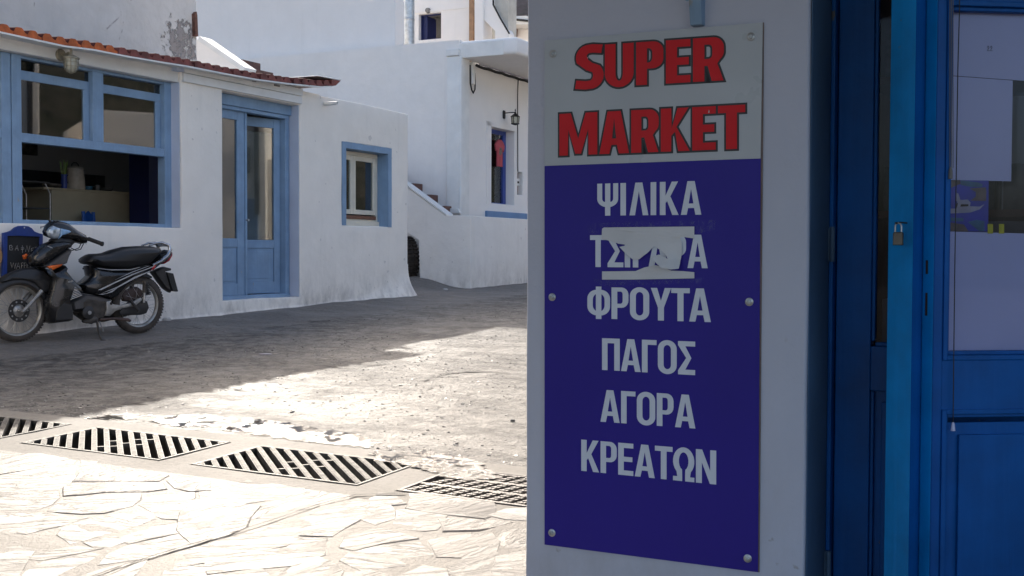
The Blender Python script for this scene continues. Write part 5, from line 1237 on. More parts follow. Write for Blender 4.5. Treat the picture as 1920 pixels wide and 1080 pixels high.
# rebated leading edge with cover batten: plan outline from measured depths
def lp(px, z_):
    r = ray(px, 540); w = r*(z_/r.y); return FR_.loc((w.x, w.y, 0))[:2]
e1, e2, e3, e4 = lp(1664, 2.425), lp(1711, 2.352), lp(1729, 2.395), lp(1750, 2.372)
m = MB(); pl = [e1, e2, (e2[0]+.002, e2[1]+.035), (e1[0]+.02, e1[1]+.012)]; m.prism(pl, .02, 2.2, 'z'); bt = m.build('cover_batten', 'shop_blue_lit', shop, bevel=.0015, mat=ML)
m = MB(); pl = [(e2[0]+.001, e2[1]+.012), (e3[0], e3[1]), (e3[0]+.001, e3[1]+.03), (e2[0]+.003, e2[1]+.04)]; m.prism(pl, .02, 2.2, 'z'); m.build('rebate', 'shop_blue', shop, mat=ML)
m = MB(); pl = [(e3[0]+.0005, e3[1]-.003), (e4[0], e4[1]), (-.0005, .0), (-.0005, .042), (e3[0]+.002, e3[1]+.034)]; m.prism(pl, .02, 2.2, 'z'); le = m.build('leaf_edge', 'shop_blue_lit', shop, bevel=.001, mat=ML)
# keyholes in the edge
for py0, py1 in ((488, 514), (549, 592)):
    z1_, z0_ = [FR_.z(1733, py, -.01) for py in (py0, py1)]
    if True:
        p_ = Vector(e3).lerp(Vector(e4), .30); q_ = Vector(e3).lerp(Vector(e4), .50); nrm_ = (q_-p_).normalized(); nn_ = Vector((nrm_.y, -nrm_.x))*.0012 + Vector((.0,-.0012))
        m = MB(); m.prism([tuple(p_+nn_), tuple(q_+nn_), tuple(q_-nn_*2), tuple(p_-nn_*2)], z0_, z1_, 'z'); m.build('lock_slot', 'pit', shop, mat=ML)
# padlock hanging on a ring on the batten
px_, py_ = 1686, 424; pr = lp(1683, 2.37); t = thing('padlock', 'small tarnished brass padlock hanging on the blue door edge', 'padlock', FR_.M @ Matrix.Translation((pr[0], pr[1]-.002, FR_.z(1686, 460, -.02))) @ Matrix.Rotation(radians(-32), 4, 'Z'))
k_ = 2.36/F
m = MB(); w_ = 9.5*k_; m.pad([(-w_, 0), (w_, 0), (w_, 22*k_), (w_*.8, 25*k_), (-w_*.8, 25*k_), (-w_, 22*k_)], -.008, .006, .0015); m.build('body', 'brass', t, smooth=40)
m = MB(); m.tube([(-5.5*k_, -.008, 23*k_), (-5.5*k_, -.008, 36*k_), (-4*k_, -.008, 40*k_), (0, -.008, 42*k_), (4*k_, -.008, 40*k_), (5.5*k_, -.008, 36*k_), (5.5*k_, -.008, 23*k_)], .0019, 8); m.build('shackle', 'steel', t, smooth=50)
m = MB(); m.tube([(-2*k_, -.014, 41*k_), (-6*k_, -.006, 42*k_), (2*k_, .003, 43*k_), (14*k_, .010, 42*k_), (18*k_, .012, 44*k_)], .0016, 8); m.build('staple', 'black_iron', t, smooth=50)
# papers and poster behind the glass
def paper(pxs, lbl, mt='paper_shop', y=.0335, nm='paper_notice', cat='notice', th_=.0006):
    L = ccw([FR_(px, py, y) for px, py in pxs]); m = MB(); m.prism(L, y, y+th_); o = m.build(nm, mt, None, mat=FR_.M); return tag(o, lbl, cat)
paper([(1779, 22), (2010, 30), (2010, 158), (1779, 141)], 'wide white sheet behind the door glass, top one with a small printed 22')
paper([(1776, 142), (1899, 151), (1896, 340), (1774, 337)], 'plain pale sheet hanging below the top sheet in the door glass', y=.036)
paper([(1777, 434), (2010, 440), (2010, 665), (1776, 663)], 'large plain sheet at the bottom of the door glass held by yellow tape', 'paper_shop_pale')
# small printed figures
for k, px in enumerate((1853.0, 1858.6)):
    P_ = [FR_(px+a, 86+b, .0325) for a, b in ((-1.6, 3), (0, 0), (1.6, 2.5), (.6, 5), (-1.6, 9), (2.2, 9))]
    m = MB(); m.tube([(p[0], .0328, p[1]) for p in P_], .00065, 6); o = m.build('printed_figure', 'pit', None, mat=FR_.M); tag(o, 'printed 2 on the top sheet, %s of the pair' % ('left' if k == 0 else 'right'), 'figure', 'printed figures on the top sheet')
for k, (a, b) in enumerate(((1852, 1862), (1873, 1883))):
    paper([(a, 420), (b, 420), (b, 438), (a, 438)], 'yellow tape strip holding the bottom sheet, %s of two' % ('left' if k == 0 else 'right'), 'tape_yellow', y=.0320, nm='tape_strip', cat='tape')['group'] = 'yellow tape strips on the door glass'
# boat poster (flat print)
ps = thing('boat_poster', 'blue poster of small boats behind the door glass', 'poster', FR_.M)
def pp(pxs, mt, nm, y):
    L = ccw([FR_(px, py, y) for px, py in pxs]); m = MB(); m.prism(L, y, y+.0003); return m.build(nm, mt, ps)
pz = lambda L: [(1760+x/6.75, 320+y/6.75) for x, y in L]
pp(pz([(78, 118), (632, 125), (628, 770), (78, 770)]), 'print_blue', 'sheet', .0340)
for L, mt, nm in (([(85, 118), (270, 118), (280, 165), (160, 215), (85, 212)], 'print_brown', 'printed_rock'), ([(280, 120), (500, 150), (560, 175), (545, 205), (400, 205), (280, 180)], 'print_teal', 'printed_boat'),
        ([(390, 225), (595, 210), (605, 260), (600, 385), (400, 380), (470, 330), (470, 270)], 'print_brown', 'printed_boat'),
        ([(80, 480), (210, 480), (240, 390), (210, 380), (225, 280), (250, 290), (275, 370), (370, 365), (405, 405), (395, 450), (520, 455), (580, 425), (520, 490), (400, 530), (90, 545)], 'print_white', 'printed_boat'),
        ([(78, 590), (310, 600), (315, 640), (78, 640)], 'print_teal', 'printed_boat'), ([(370, 650), (480, 622), (580, 640), (580, 760), (520, 770)], 'print_teal', 'printed_boat'),
        ([(78, 645), (320, 680), (380, 770), (78, 770)], 'print_brown', 'printed_quay')):
    pp(pz(L), mt, nm, .0334)
pp(pz([(285, 425), (375, 425), (378, 450), (275, 455)]), 'pit', 'printed_cabin', .0328); pp(pz([(225, 480), (245, 410), (232, 410), (212, 470)]), 'pit', 'printed_cabin', .0328)
# blind cords in front of the glass
co = thing('pull_cord', 'long dark pull cord hanging down the right door leaf with a small weight', 'cord', FR_.M)
P_ = [FR_(*q, -.008) for q in ((1799, -80), (1799, 20), (1796, 130), (1793, 330), (1790, 520), (1788, 700), (1787, 795))]
m = MB(); m.tube([(p[0], -.008, p[1]) for p in P_], .0011, 6); m.build('cord', 'black_plastic', co)
q = P_[-1]; m = MB(); m.lathe([(.001, .006), (.003, .003), (.005, -.012), (0, -.013)], (q[0], -.008, q[1]-.002), k=10); m.build('weight', 'paper_shop', co, smooth=40)
for k, px in enumerate((1781, 1784, 1787)):
    P_ = [FR_(px + (1782-px)*.0, py, -.007) for py in (-80, 315 if k else 320)]
    m = MB(); m.tube([(p[0], -.007, p[1]) for p in P_], .0008, 6); o = m.build('blind_cord', 'mid_gray', None, mat=FR_.M); tag(o, ('leftmost', 'middle', 'rightmost')[k]+' of three thin grey blind cords in front of the door glass', 'cord', 'thin blind cords')
a_ = FR_(1782, 335, -.007); m = MB(); m.lathe([(.002, .024), (.004, .016), (.0045, 0), (0, -.001)], (a_[0], -.007, a_[1]), k=10); o = m.build('tassel', 'mid_gray', None, smooth=40, mat=FR_.M); tag(o, 'small grey tassel at the end of the thin blind cords', 'tassel')
# dim interior
m = MB(); m.box(uRr+.2, 3.1, 1.9, 2.1, 0, 2.6); m.build('partition', 'wall_room', shop)
for k, (x_, y_, w_, h_, mt) in enumerate(((uc-.1, .75, .55, 2.0, 'goods'),)):
    t = thing('shop_shelf', 'brown shop shelving just inside the closed blue door leaf', 'shelf', at(FS, x_, y_, 0))
    for j in range(6):
        m = MB(); m.box(0, w_, 0, .4, .1+j*.36, .12+j*.36); m.build('board', 'wood_brown', t)
        m = MB()
        for i in range(5): m.box(.03+i*.1, .11+i*.1, .03, .3, .1205+j*.36, .12+j*.36+.12+.1*((i*7+j*3) % 3)/3)
        m.build('goods', ('goods', 'print_brown', 'mid_gray')[j % 3], t)
    m = MB(); m.box(-.02, -.001, 0, .4, 0, h_); m.box(w_+.001, w_+.02, 0, .4, 0, h_); m.build('side_board', 'wood_brown', t)
# ------------------------------------------------------------------ the sign
sg = thing('shop_sign', 'tall blue and grey SUPER MARKET sign with Greek words screwed to the pillar', 'sign', FS.M)
sc = [FS(1021, 76), FS(1430, 42), FS(1421, 1073), FS(1021, 1021)]
yS = -.006
def quad(pxs, y): return ccw([FS(*q, y) for q in pxs])
m = MB(); m.prism(quad([(1021, 76), (1430, 42), (1426, 297), (1021, 311)], yS), yS, -.0035); m.build('grey_panel', 'sign_grey', sg)
m = MB(); m.prism(quad([(1021, 311.3), (1426, 297.3), (1421, 1073), (1021, 1021)], yS), yS, -.0035); m.build('blue_panel', 'sign_blue', sg)
m = MB(); m.prism(quad([(1020.5, 76), (1431.5, 41.5), (1423, 1073.8), (1020.5, 1021.7)], yS), -.0034, -.0005); m.build('backing_board', 'sign_edge', sg)
def arc(cx, cy, rx, ry, a0, a1, n_=10): return [(cx+rx*cos(radians(a0+(a1-a0)*i/n_)), cy+ry*sin(radians(a0+(a1-a0)*i/n_))) for i in range(n_+1)]
def stroke(P, t):
    """outline of a thick open centre line, square ends"""
    P = [Vector(p) for p in P]; L = []; R = []
    for i, p in enumerate(P):
        a = (P[i]-P[i-1]).normalized() if i else (P[1]-P[0]).normalized()
        b = (P[i+1]-P[i]).normalized() if i < len(P)-1 else a
        na, nb2 = Vector((-a.y, a.x)), Vector((-b.y, b.x)); mm_ = (na+nb2).normalized(); k = t/2/max(.4, mm_.dot(na))
        L.append(tuple(p+mm_*k)); R.append(tuple(p-mm_*k))
    return L + R[::-1]
def rrect(x0, y0, x1, y1, rx, ry, n_=7):
    return arc(x1-rx, y0+ry, rx, ry, -90, 0, n_) + arc(x1-rx, y1-ry, rx, ry, 0, 90, n_) + arc(x0+rx, y1-ry, rx, ry, 90, 180, n_) + arc(x0+rx, y0+ry, rx, ry, 180, 270, n_)
def glyph(ch, w, t, h=.165):
    """list of (outline, holes); cap height 1, width w, stem t, bar thickness h"""
    if ch in 'AΑ': return [([(0, 0), (t, 0), (t+.20*w*.34, .20), (w-t-.20*w*.34, .20), (w-t, 0), (w, 0), (w*.5+t*.62, 1), (w*.5-t*.62, 1)], [[(t+.065*w+.02, .20+h*.9), (w*.5, .78), (w-t-.065*w-.02, .20+h*.9)]])]
    if ch in 'Λ': return [([(0, 0), (t, 0), (w*.5, .74), (w-t, 0), (w, 0), (w*.5+t*.62, 1), (w*.5-t*.62, 1)], [])]
    if ch in 'EΕ': return [([(0, 0), (w, 0), (w, h), (t, h), (t, .5-h/2), (w*.94, .5-h/2), (w*.94, .5+h/2), (t, .5+h/2), (t, 1-h), (w, 1-h), (w, 1), (0, 1)], [])]
    if ch in 'TΤ': return [([(w/2-t/2, 0), (w/2+t/2, 0), (w/2+t/2, 1-h), (w, 1-h), (w, 1), (0, 1), (0, 1-h), (w/2-t/2, 1-h)], [])]
    if ch in 'Γ': return [([(0, 0), (t, 0), (t, 1-h), (w, 1-h), (w, 1), (0, 1)], [])]
    if ch in 'Π': return [([(0, 0), (t, 0), (t, 1-h), (w-t, 1-h), (w-t, 0), (w, 0), (w, 1), (0, 1)], [])]
    if ch in 'IΙ': return [([(0, 0), (t, 0), (t, 1), (0, 1)], [])]
    if ch in 'Ν': return [([(0, 0), (t, 0), (t, .62), (w-t*1.05, 0), (w, 0), (w, 1), (w-t, 1), (w-t, .38), (t*1.05, 1), (0, 1)], [])]
    if ch in 'M': return [([(0, 0), (t*.9, 0), (t*.9, .56), (w*.5-t*.30, 0.03), (w*.5+t*.30, .03), (w-t*.9, .56), (w-t*.9, 0), (w, 0), (w, 1), (w-t*1.15, 1), (w*.5, .44), (t*1.15, 1), (0, 1)], [])]
    if ch in 'KΚ': return [([(0, 0), (t, 0), (t, .36), (t+.05, .42), (w-t*1.1, 0), (w, 0), (w*.56, .56), (w*.97, 1), (w*.97-t*1.08, 1), (t, .58), (t, 1), (0, 1)], [])]
    if ch in 'Υ': return [([(w/2-t/2, 0), (w/2+t/2, 0), (w/2+t/2, .40), (w, 1), (w-t*1.05, 1), (w/2, .60), (t*1.05, 1), (0, 1), (w/2-t/2, .40)], [])]
    if ch in 'Σ': return [([(0, 0), (w, 0), (w, h), (t*1.25, h), (w*.78, .50), (t*1.25, 1-h), (w, 1-h), (w, 1), (0, 1), (0, 1-h*.8), (w*.48, .50), (0, h*.8)], [])]
    if ch in 'OΟ': return [(rrect(0, -.015, w, 1.015, w*.5, w*.5*.95), [rrect(t, h*.9, w-t, 1-h*.9, (w-2*t)*.5, (w-2*t)*.62)[::-1]])]
    if ch in 'PΡ':
        ry = .23; return [([(0, 0), (t, 0), (t, .36)] + arc(w-ry*.9, .36+ry, ry*.9, ry, -90, 0, 6) + arc(w-ry*.9, 1-ry, ry*.9, ry, 0, 90, 6) + [(0, 1)], [[(t, .36+h*.85)] + arc(w-t-.06, .36+h*.85+.09, .06, .09, -90, 0, 4) + arc(w-t-.06, 1-h-.09+.02, .06, .09, 0, 90, 4) + [(t, 1-h+.02)]])]
    if ch == 'R':
        ry = .24; return [([(0, 0), (t, 0), (t, .34), (w*.46, .34), (w-t*1.02, 0), (w, 0), (w*.80, .40)] + arc(w-ry*.8, .42+ry, ry*.8, ry, -50, 0, 5) + arc(w-ry*.8, 1-ry, ry*.8, ry, 0, 90, 6) + [(0, 1)], [[(t, .36+h*.85)] + arc(w-t-.05, .36+h*.85+.08, .05, .08, -90, 0, 4) + arc(w-t-.05, 1-h-.08+.01, .05, .08, 0, 90, 4) + [(t, 1-h+.01)]])]
    if ch == 'U': return [([(0, 1), (0, .30)] + arc(w*.5, .32, w*.5, .34, 180, 360, 14) + [(w, 1), (w-t, 1), (w-t, .34)] + arc(w*.5, .32, w*.5-t, .34-h*.9, 360, 180, 10) + [(t, 1)], [])]
    if ch == 'S': return [(stroke([(-.03*w, h*.55), (w*.35, h*.42)] + arc(w*.52, .30, w*.5-t*.45, .30-h*.45, -80, 45, 8) + [(w*.5, .505)] + arc(w*.50, .71, w*.5-t*.45, .29-h*.45, 200, 90, 8)[0:] + [(w*.62, 1-h*.42), (w*.98, 1-h*.55)], (t+h)/2*1.06), [])]
    if ch == 'Φ': return [(rrect(0, .10, w, .92, w*.42, w*.42), [rrect(t*.95, .10+h*.85, w-t*.95, .92-h*.85, (w-2*t)*.46, .2)[::-1]]), ([(w/2-t*.48, -.015), (w/2+t*.48, -.015), (w/2+t*.48, 1.02), (w/2-t*.48, 1.02)], [])]
    if ch == 'Ψ': return [([(0, 1), (0, .52)] + arc(w*.5, .52, w*.5, .26, 180, 254, 7) + [(w/2-t*.48, .27), (w/2-t*.48, 0), (w/2+t*.48, 0), (w/2+t*.48, .27)] + arc(w*.5, .52, w*.5, .26, 286, 360, 7) + [(w, 1), (w-t*.92, 1), (w-t*.92, .52)] + arc(w*.5, .52, w*.5-t*.92, .12, 360, 305, 5) + [(w/2+t*.48, .44), (w/2+t*.48, 1), (w/2-t*.48, 1), (w/2-t*.48, .44)] + arc(w*.5, .52, w*.5-t*.92, .12, 235, 180, 5) + [(t*.92, 1)], [])]
    if ch == 'Ω': return [([(0, 0), (w*.43, 0), (w*.43, h*1.1)] + arc(w*.5, .60, w*.5-t, .42-h, 250, -70, 16) + [(w*.57, h*1.1), (w*.57, 0), (w, 0), (w, h*.9), (w*.80, h*.9)] + arc(w*.5, .60, w*.5, .42, -48, 228, 20) + [(w*.20, h*.9), (0, h*.9)], [])]
WID = {'I': .21, 'Ι': .21, 'Σ': .50, 'Γ': .44, 'E': .46, 'Ε': .46, 'T': .52, 'Τ': .52, 'M': .80, 'A': .62, 'Α': .60, 'Λ': .58, 'Φ': .68, 'Ψ': .66, 'Ω': .62, 'Ο': .56, 'O': .56, 'Ν': .58, 'Π': .55, 'Υ': .58, 'K': .58, 'Κ': .56, 'P': .52, 'Ρ': .50, 'R': .56, 'U': .56, 'S': .52}
def word(txt, TL, TR, BR, BL, mat_, t, h, gap=.035, red=False, kern={}):
    """corners in photo points of the word's box -> letters on the sign's plane"""
    q = [FS(*p, yS) for p in (TL, TR, BR, BL)]
    tot = sum(WID[c] for c in txt) + gap*(len(txt)-1) + sum(kern.values()); x = 0
    H_ = ((q[0][1]-q[3][1]) + (q[1][1]-q[2][1]))/2; W_ = ((q[1][0]-q[0][0])+(q[2][0]-q[3][0]))/2
    def tr(p):
        a, b = p[0]/tot, p[1]
        top = (q[0][0]+(q[1][0]-q[0][0])*a, q[0][1]+(q[1][1]-q[0][1])*a); bot = (q[3][0]+(q[2][0]-q[3][0])*a, q[3][1]+(q[2][1]-q[3][1])*a)
        return (bot[0]+(top[0]-bot[0])*b, bot[1]+(top[1]-bot[1])*b)
    for i, c in enumerate(txt):
        w = WID[c]; m = MB(); pcs = glyph(c, w, t, h)
        for k, (o_, hs) in enumerate(pcs):
            O = [tr((p[0]+x, p[1])) for p in o_]; HH = [[tr((p[0]+x, p[1])) for p in hh] for hh in hs]
            if area(O) < 0: O = O[::-1]
            HH = [g_ if area(g_) < 0 else g_[::-1] for g_ in HH]
            z_ = yS - .0007 - k*.0002
            if red:
                e_ = .0028
                m.prism(offset_poly(O, e_*.95), z_+.0002 - i*.00003, yS+.0005, 'y', 1, [offset_poly(g_, e_*.95) for g_ in HH])
                m.sheet(offset_poly(O, -e_*.62), z_-.0004, 0, [offset_poly(g_, -e_*.62) for g_ in HH])
            else: m.prism(O, z_, yS+.0005, 'y', 0, HH)
        m.build('letter', [mat_, 'sign_black'] if red else mat_, sg)
        x += w + gap + kern.get(i, 0)
# note the holes run clockwise so the same outward rule shrinks them
word('SUPER', (1080, 86), (1359, 67), (1359, 152), (1080, 168), 'sign_red', .225, .20, .018, True)
word('MARKET', (1048, 212.5), (1399, 194.5), (1399, 280), (1048, 293.5), 'sign_red', .225, .20, .012, True)
word('ΨΙΛΙΚΑ', (1120, 344.5), (1315, 339), (1315, 402.5), (1120, 404.5), 'sign_letter', .17, .15, .07)
word('ΤΣΙΓΑΡΑ', (1106.5, 441), (1327, 440), (1327, 503), (1106.5, 500.5), 'sign_letter', .17, .15, .045)
word('ΦΡΟΥΤΑ', (1101.5, 538.2), (1333, 541), (1333, 604), (1101.5, 596.5), 'sign_letter', .17, .15, .045, kern={3: -.04, 4: -.06})
word('ΠΑΓΟΣ', (1129, 634), (1303.5, 640.5), (1303.5, 703.5), (1129, 693.5), 'sign_letter', .17, .15, .04, kern={2: .0})
word('ΑΓΟΡΑ', (1126, 730.5), (1304, 741), (1304, 803.5), (1126, 790.5), 'sign_letter', .17, .15, .045)
word('ΚΡΕΑΤΩΝ', (1090, 824), (1343, 845), (1343, 908.5), (1090, 882.5), 'sign_letter', .17, .15, .045, kern={3: -.04, 4: -.03})
for px, py in ((1037, 101), (1408, 69), (1035.5, 557), (1405, 566), (1035, 999), (1402, 1047)):
    u_, z_ = FS(px, py, yS); m = MB(); m.lathe([(0, 0), (.0092, 0), (.0092, -.0015), (.0070, -.0025), (.0, -.0026)], (u_, yS, z_), 'y', 20); wsh = m.build('washer', 'steel', sg, smooth=40)
    m = MB(); m.lathe([(0, -.0027), (.0052, -.0027), (.0050, -.0062), (.0030, -.0068), (.0028, -.0045), (0, -.0045)], (u_, yS, z_), 'y', 6); m.build('screw_head', 'galvanized', wsh)
# torn notice
zz3 = lambda L: [(980+x/3.376, 300+y/3.376) for x, y in L]
tn = thing('torn_notice', 'torn curling white paper strips stuck over the covered word on the blue sign', 'paper', FS.M)
def torn(L, curl, nm, bend=0):
    P = ccw([FS(*q, yS-.002) for q in zz3(L)]); tri = tessellate_polygon([[Vector((*p, 0)) for p in P]])
    me = bpy.data.meshes.new(nm); me.from_pydata([(p[0], 0, p[1]) for p in P], [], [tuple(t_) for t_ in tri]); me.materials.append(MATS['paper'])
    bm = bmesh.new(); bm.from_mesh(me); bmesh.ops.triangulate(bm, faces=bm.faces)
    for _ in range(3):
        es = [e_ for e_ in bm.edges if e_.calc_length() > .008]
        if es: bmesh.ops.subdivide_edges(bm, edges=es, cuts=1); bmesh.ops.triangulate(bm, faces=[f_ for f_ in bm.faces if len(f_.verts) > 3])
    zt = FS.z(1200, 446, yS)
    for v_ in bm.verts:
        d_ = max(0, (zt - v_.co.z))/.06 if curl > 0 else 0
        nz_ = noise.noise(Vector((v_.co.x*28, 3, v_.co.z*28)))
        v_.co.y = yS - .0022 - curl*(min(d_, 1.4)**1.5)*(.75 + .8*nz_) - .0016*abs(nz_) + bend
        if curl > 0 and d_ > .8: v_.co.z += .006*(d_-.8)
    bm.to_mesh(me); bm.free(); me.shade_smooth(); return link(nm, me, tn)
torn([(503, 435), (515, 427), (800, 424), (1087, 421), (1087, 497), (1030, 489), (995, 487), (1008, 520), (1012, 580), (1003, 640), (1003, 694), (955, 700), (905, 690), (868, 662), (845, 640), (828, 612), (868, 598), (928, 626), (905, 592), (868, 566), (832, 545), (795, 590), (745, 628), (705, 632), (650, 585), (615, 550), (665, 538), (610, 530), (560, 513), (500, 500)], .016, 'upper_strip')
torn([(503, 705), (715, 703), (770, 680), (840, 665), (880, 675), (940, 700), (1010, 703), (1087, 710), (1087, 749), (700, 757), (503, 757)], -.0001, 'lower_strip')
for L in ([(412, 405), (600, 392), (1230, 380), (1250, 400), (1230, 440), (1100, 468), (1090, 425), (503, 428), (480, 470), (415, 460)], [(440, 745), (500, 760), (700, 762), (1090, 752), (1155, 740), (1150, 775), (780, 790), (470, 795)]):
    P = ccw([FS(*q, yS-.0012) for q in zz3(L)]); m = MB(); m.sheet(P, yS-.0013); m.build('clear_tape', 'tape_clear', tn)
# little chip on the red letters
q = FS(1329, 209, yS-.0015); m = MB(); m.prism([(q[0]-.0015, q[1]-.003), (q[0]+.0018, q[1]-.002), (q[0]+.0005, q[1]+.004)], yS-.0017, yS-.0012); m.build('chip', 'paper', sg)
# ------------------------------------------------------------------ chalkboard and straw disc
cbf = FA; cb_u0, cb_z = FA(5, 520, -.06); k1 = lambda px, py: FA(px, py, -.06)
t = thing('chalkboard', 'blue arched chalkboard with chalk words leaning on the white wall behind the motorbike', 'chalkboard', FA.M)
zc = lambda L: [k1(x*180/1389, 400+y*180/1389) for x, y in L]
out = zc([(30, 1000), (38, 285), (110, 268), (160, 250), (215, 205), (270, 182), (335, 180), (400, 188), (445, 215), (485, 262), (540, 285), (606, 302), (600, 1010)])
inn = zc([(85, 990), (92, 325), (300, 326), (562, 340), (556, 1000)])
m = MB(); m.prism(ccw(out), -.075, -.045, 'y', 0, [ccw(inn)[::-1]]); m.build('frame', 'frame_blue', t, bevel=.002)
m = MB(); m.prism(ccw(inn), -.062, -.05); m.build('slate', 'slate', t)
def chalk(segs, txt):
    for L in segs:
        P_ = zc(L); m = MB(); m.tube([(p[0], -.0625, p[1]) for p in P_], .0032, 5); m.build('chalk_letter', 'chalk', t)
chalk([[(135, 465), (138, 530), (175, 530), (182, 505), (150, 495), (175, 480), (165, 462), (135, 465)], [(215, 535), (245, 462), (262, 540)], [(222, 510), (258, 508)],
       [(320, 462), (322, 570)], [(300, 500), (340, 490), (345, 515), (302, 520)], [(365, 555), (385, 465), (412, 560), (430, 470)], [(482, 500), (450, 510), (448, 560), (486, 560)], [(450, 535), (478, 532)], [(530, 490), (500, 490), (520, 520), (500, 548), (535, 548)],
       [(150, 710), (168, 790), (190, 715), (210, 800), (228, 720)], [(232, 805), (262, 715), (285, 800)], [(242, 770), (280, 768)], [(330, 715), (305, 720), (308, 800)], [(308, 755), (328, 752)], [(365, 715), (345, 718), (348, 795)], [(347, 752), (366, 750)], [(415, 712), (385, 716), (388, 790), (418, 788)], [(387, 750), (410, 748)], [(435, 715), (437, 780), (465, 778)]], '')
q = k1(335*180/1389, 400+207*180/1389); m = MB(); m.lathe([(0, 0), (.008, 0), (0, -.004)], (q[0], -.0755, q[1]), 'y', 10); m.build('nail', 'steel', t)
q = FA(-27, 480, -.05); t = thing('straw_disc', 'round straw mat hanging at the picture\'s left edge beside the chalkboard', 'straw mat', at(FA, q[0], -.05, q[1]))
m = MB(); m.lathe([(0, .02), (.155, .02), (.165, 0), (.155, -.014), (0, -.02)], axis='y', k=36); m.build('disc', 'straw', t, smooth=40)
for r in (.04, .08, .12, .155):
    m = MB(); m.tube([(r*cos(a*pi/18), -.018+.03*r, r*sin(a*pi/18)) for a in range(36)], .006, 6, closed=True); m.build('straw_coil', 'straw', t, smooth=50)
# ------------------------------------------------------------------ motorbike
gF = gnd(31, 646); gR = gnd(258, 626.5)
BK = Fr(gR[0], gR[1], Vector((gF[0]-gR[0], gF[1]-gR[1], 0)))
zR_, zF_ = gh(*gR), gh(*gF); WB = hypot(gF[0]-gR[0], gF[1]-gR[1])
print('bike', WB, zR_, zF_)
bike = thing('motorbike', 'black underbone motorbike with wire wheels parked on its side stand by the white wall', 'motorbike', BK.M)
# X forward, Y towards the wall?  the frame's Y is away from the viewer when X runs right-to-left
def bz_(px, py, y=0.0):
    px, py = px/4, 390+py/4
    return BK(px, py, y)
def bl(L, y=0.0): return [bz_(*q, y) for q in L]
SG = 1 if BK.n.dot(Vector(gR + (0,))) < 0 else -1      # local y sign that faces the camera
def bpad(L, w, ins, mt, nm, y0=0.0, ysrc=None, parent=bike, smooth=50):
    ys = SG*w*.6 + y0 if ysrc is None else ysrc
    m = MB(); m.pad(bl(L, ys), y0, w, ins); return m.build(nm, mt, parent, smooth=smooth)
RW = (BK(257, 571)[1] - zR_); hubR = BK(258, 573); hubF = BK(31, 588)
Rr = .5*(BK(257, 517)[1]-BK(257, 625.5)[1]); Rf = .5*(BK(31, 529)[1]-BK(31, 646)[1]); Rw = (Rr+Rf)/2
print('wheel r', Rr, Rf, hubR, hubF)
def wheel(cx, cz, R, nm, front):
    t = MB(); tr_ = .036 if front else .042; prof = []
    for i in range(17):
        a = radians(-115 + 230*i/16); prof.append((R - tr_ + tr_*cos(a), tr_*.95*sin(a)))
    t.lathe(prof, (cx, 0, cz), 'y', 56, close=True); w_ = t.build(nm, 'tyre_dusty', bike, smooth=60)
    m = MB()
    for i in range(60):
        a = 2*pi*i/60
        for sgn in (-1, 1):
            c_ = Vector((cx + (R-.003)*cos(a), sgn*.014, cz + (R-.003)*sin(a))); tg = Vector((-sin(a), 0, cos(a))); rd = Vector((cos(a), 0, sin(a))); yy = Vector((0, 1, 0))
            vs_ = [c_ + tg*dx*.008 + (yy+tg*.4*sgn)*dy*.010 + rd*dr for dr in (-.004, .0045) for dy in (-1, 1) for dx in (-1, 1)]
            m.add(vs_, [(0, 2, 3, 1), (4, 5, 7, 6), (0, 1, 5, 4), (2, 6, 7, 3), (0, 4, 6, 2), (1, 3, 7, 5)])
    o = m.build('tread', 'tyre_dusty', w_); o['kind'] = 'stuff'
    ri = R - tr_*1.72
    m = MB(); m.lathe([(ri+.013, -.024), (ri+.014, -.02), (ri+.002, -.016), (ri-.004, -.006), (ri-.004, .006), (ri+.002, .016), (ri+.014, .02), (ri+.013, .024), (ri+.007, .022), (ri-.006, .010), (ri-.010, 0), (ri-.006, -.010), (ri+.007, -.022)], (cx, 0, cz), 'y', 64, close=True); m.build('rim', 'rim_metal', w_, smooth=40)
    hr = .045 if front else .062
    m = MB()
    for i in range(36):
        a = 2*pi*i/36; side = 1 if i % 2 else -1; tw_ = .55*(1 if (i//2) % 2 else -1)
        m.tube([(cx+hr*cos(a+tw_), side*.022, cz+hr*sin(a+tw_)), (cx+(ri-.006)*cos(a), side*.004, cz+(ri-.006)*sin(a))], .0016, 5)
    o = m.build('spokes', 'steel', w_); o['kind'] = 'stuff'
    m = MB(); m.lathe([(0, -.055), (.018, -.055), (.020, -.04), (hr, -.034), (hr+.004, -.030), (hr+.004, -.022), (hr*.7, -.018), (hr*.7, .018), (hr+.004, .022), (hr+.004, .030), (hr, .034), (.02, .04), (.018, .055), (0, .055)], (cx, 0, cz), 'y', 28); m.build('hub', 'alloy' if front else 'engine_metal', w_, smooth=35)
    if front:
        m = MB(); m.lathe([(.055, SG*.040), (.098, SG*.040), (.098, SG*.044), (.055, SG*.044)], (cx, 0, cz), 'y', 40, close=True); m.build('brake_disc', 'black_iron', w_, smooth=30)
        for i in range(10):
            a = 2*pi*i/10; m = MB(); m.lathe([(0, SG*.0445), (.008, SG*.0445), (.008, SG*.0455), (0, SG*.0455)], (cx+.078*cos(a), 0, cz+.078*sin(a)), 'y', 8); m.build('vent_hole', 'steel', w_)
    return w_
wheel(hubR[0], zR_+Rr, Rr, 'rear_wheel', False); wheel(hubF[0], zF_+Rf, Rf, 'front_wheel', True)
HR = (hubR[0], zR_+Rr); HF = (hubF[0], zF_+Rf)
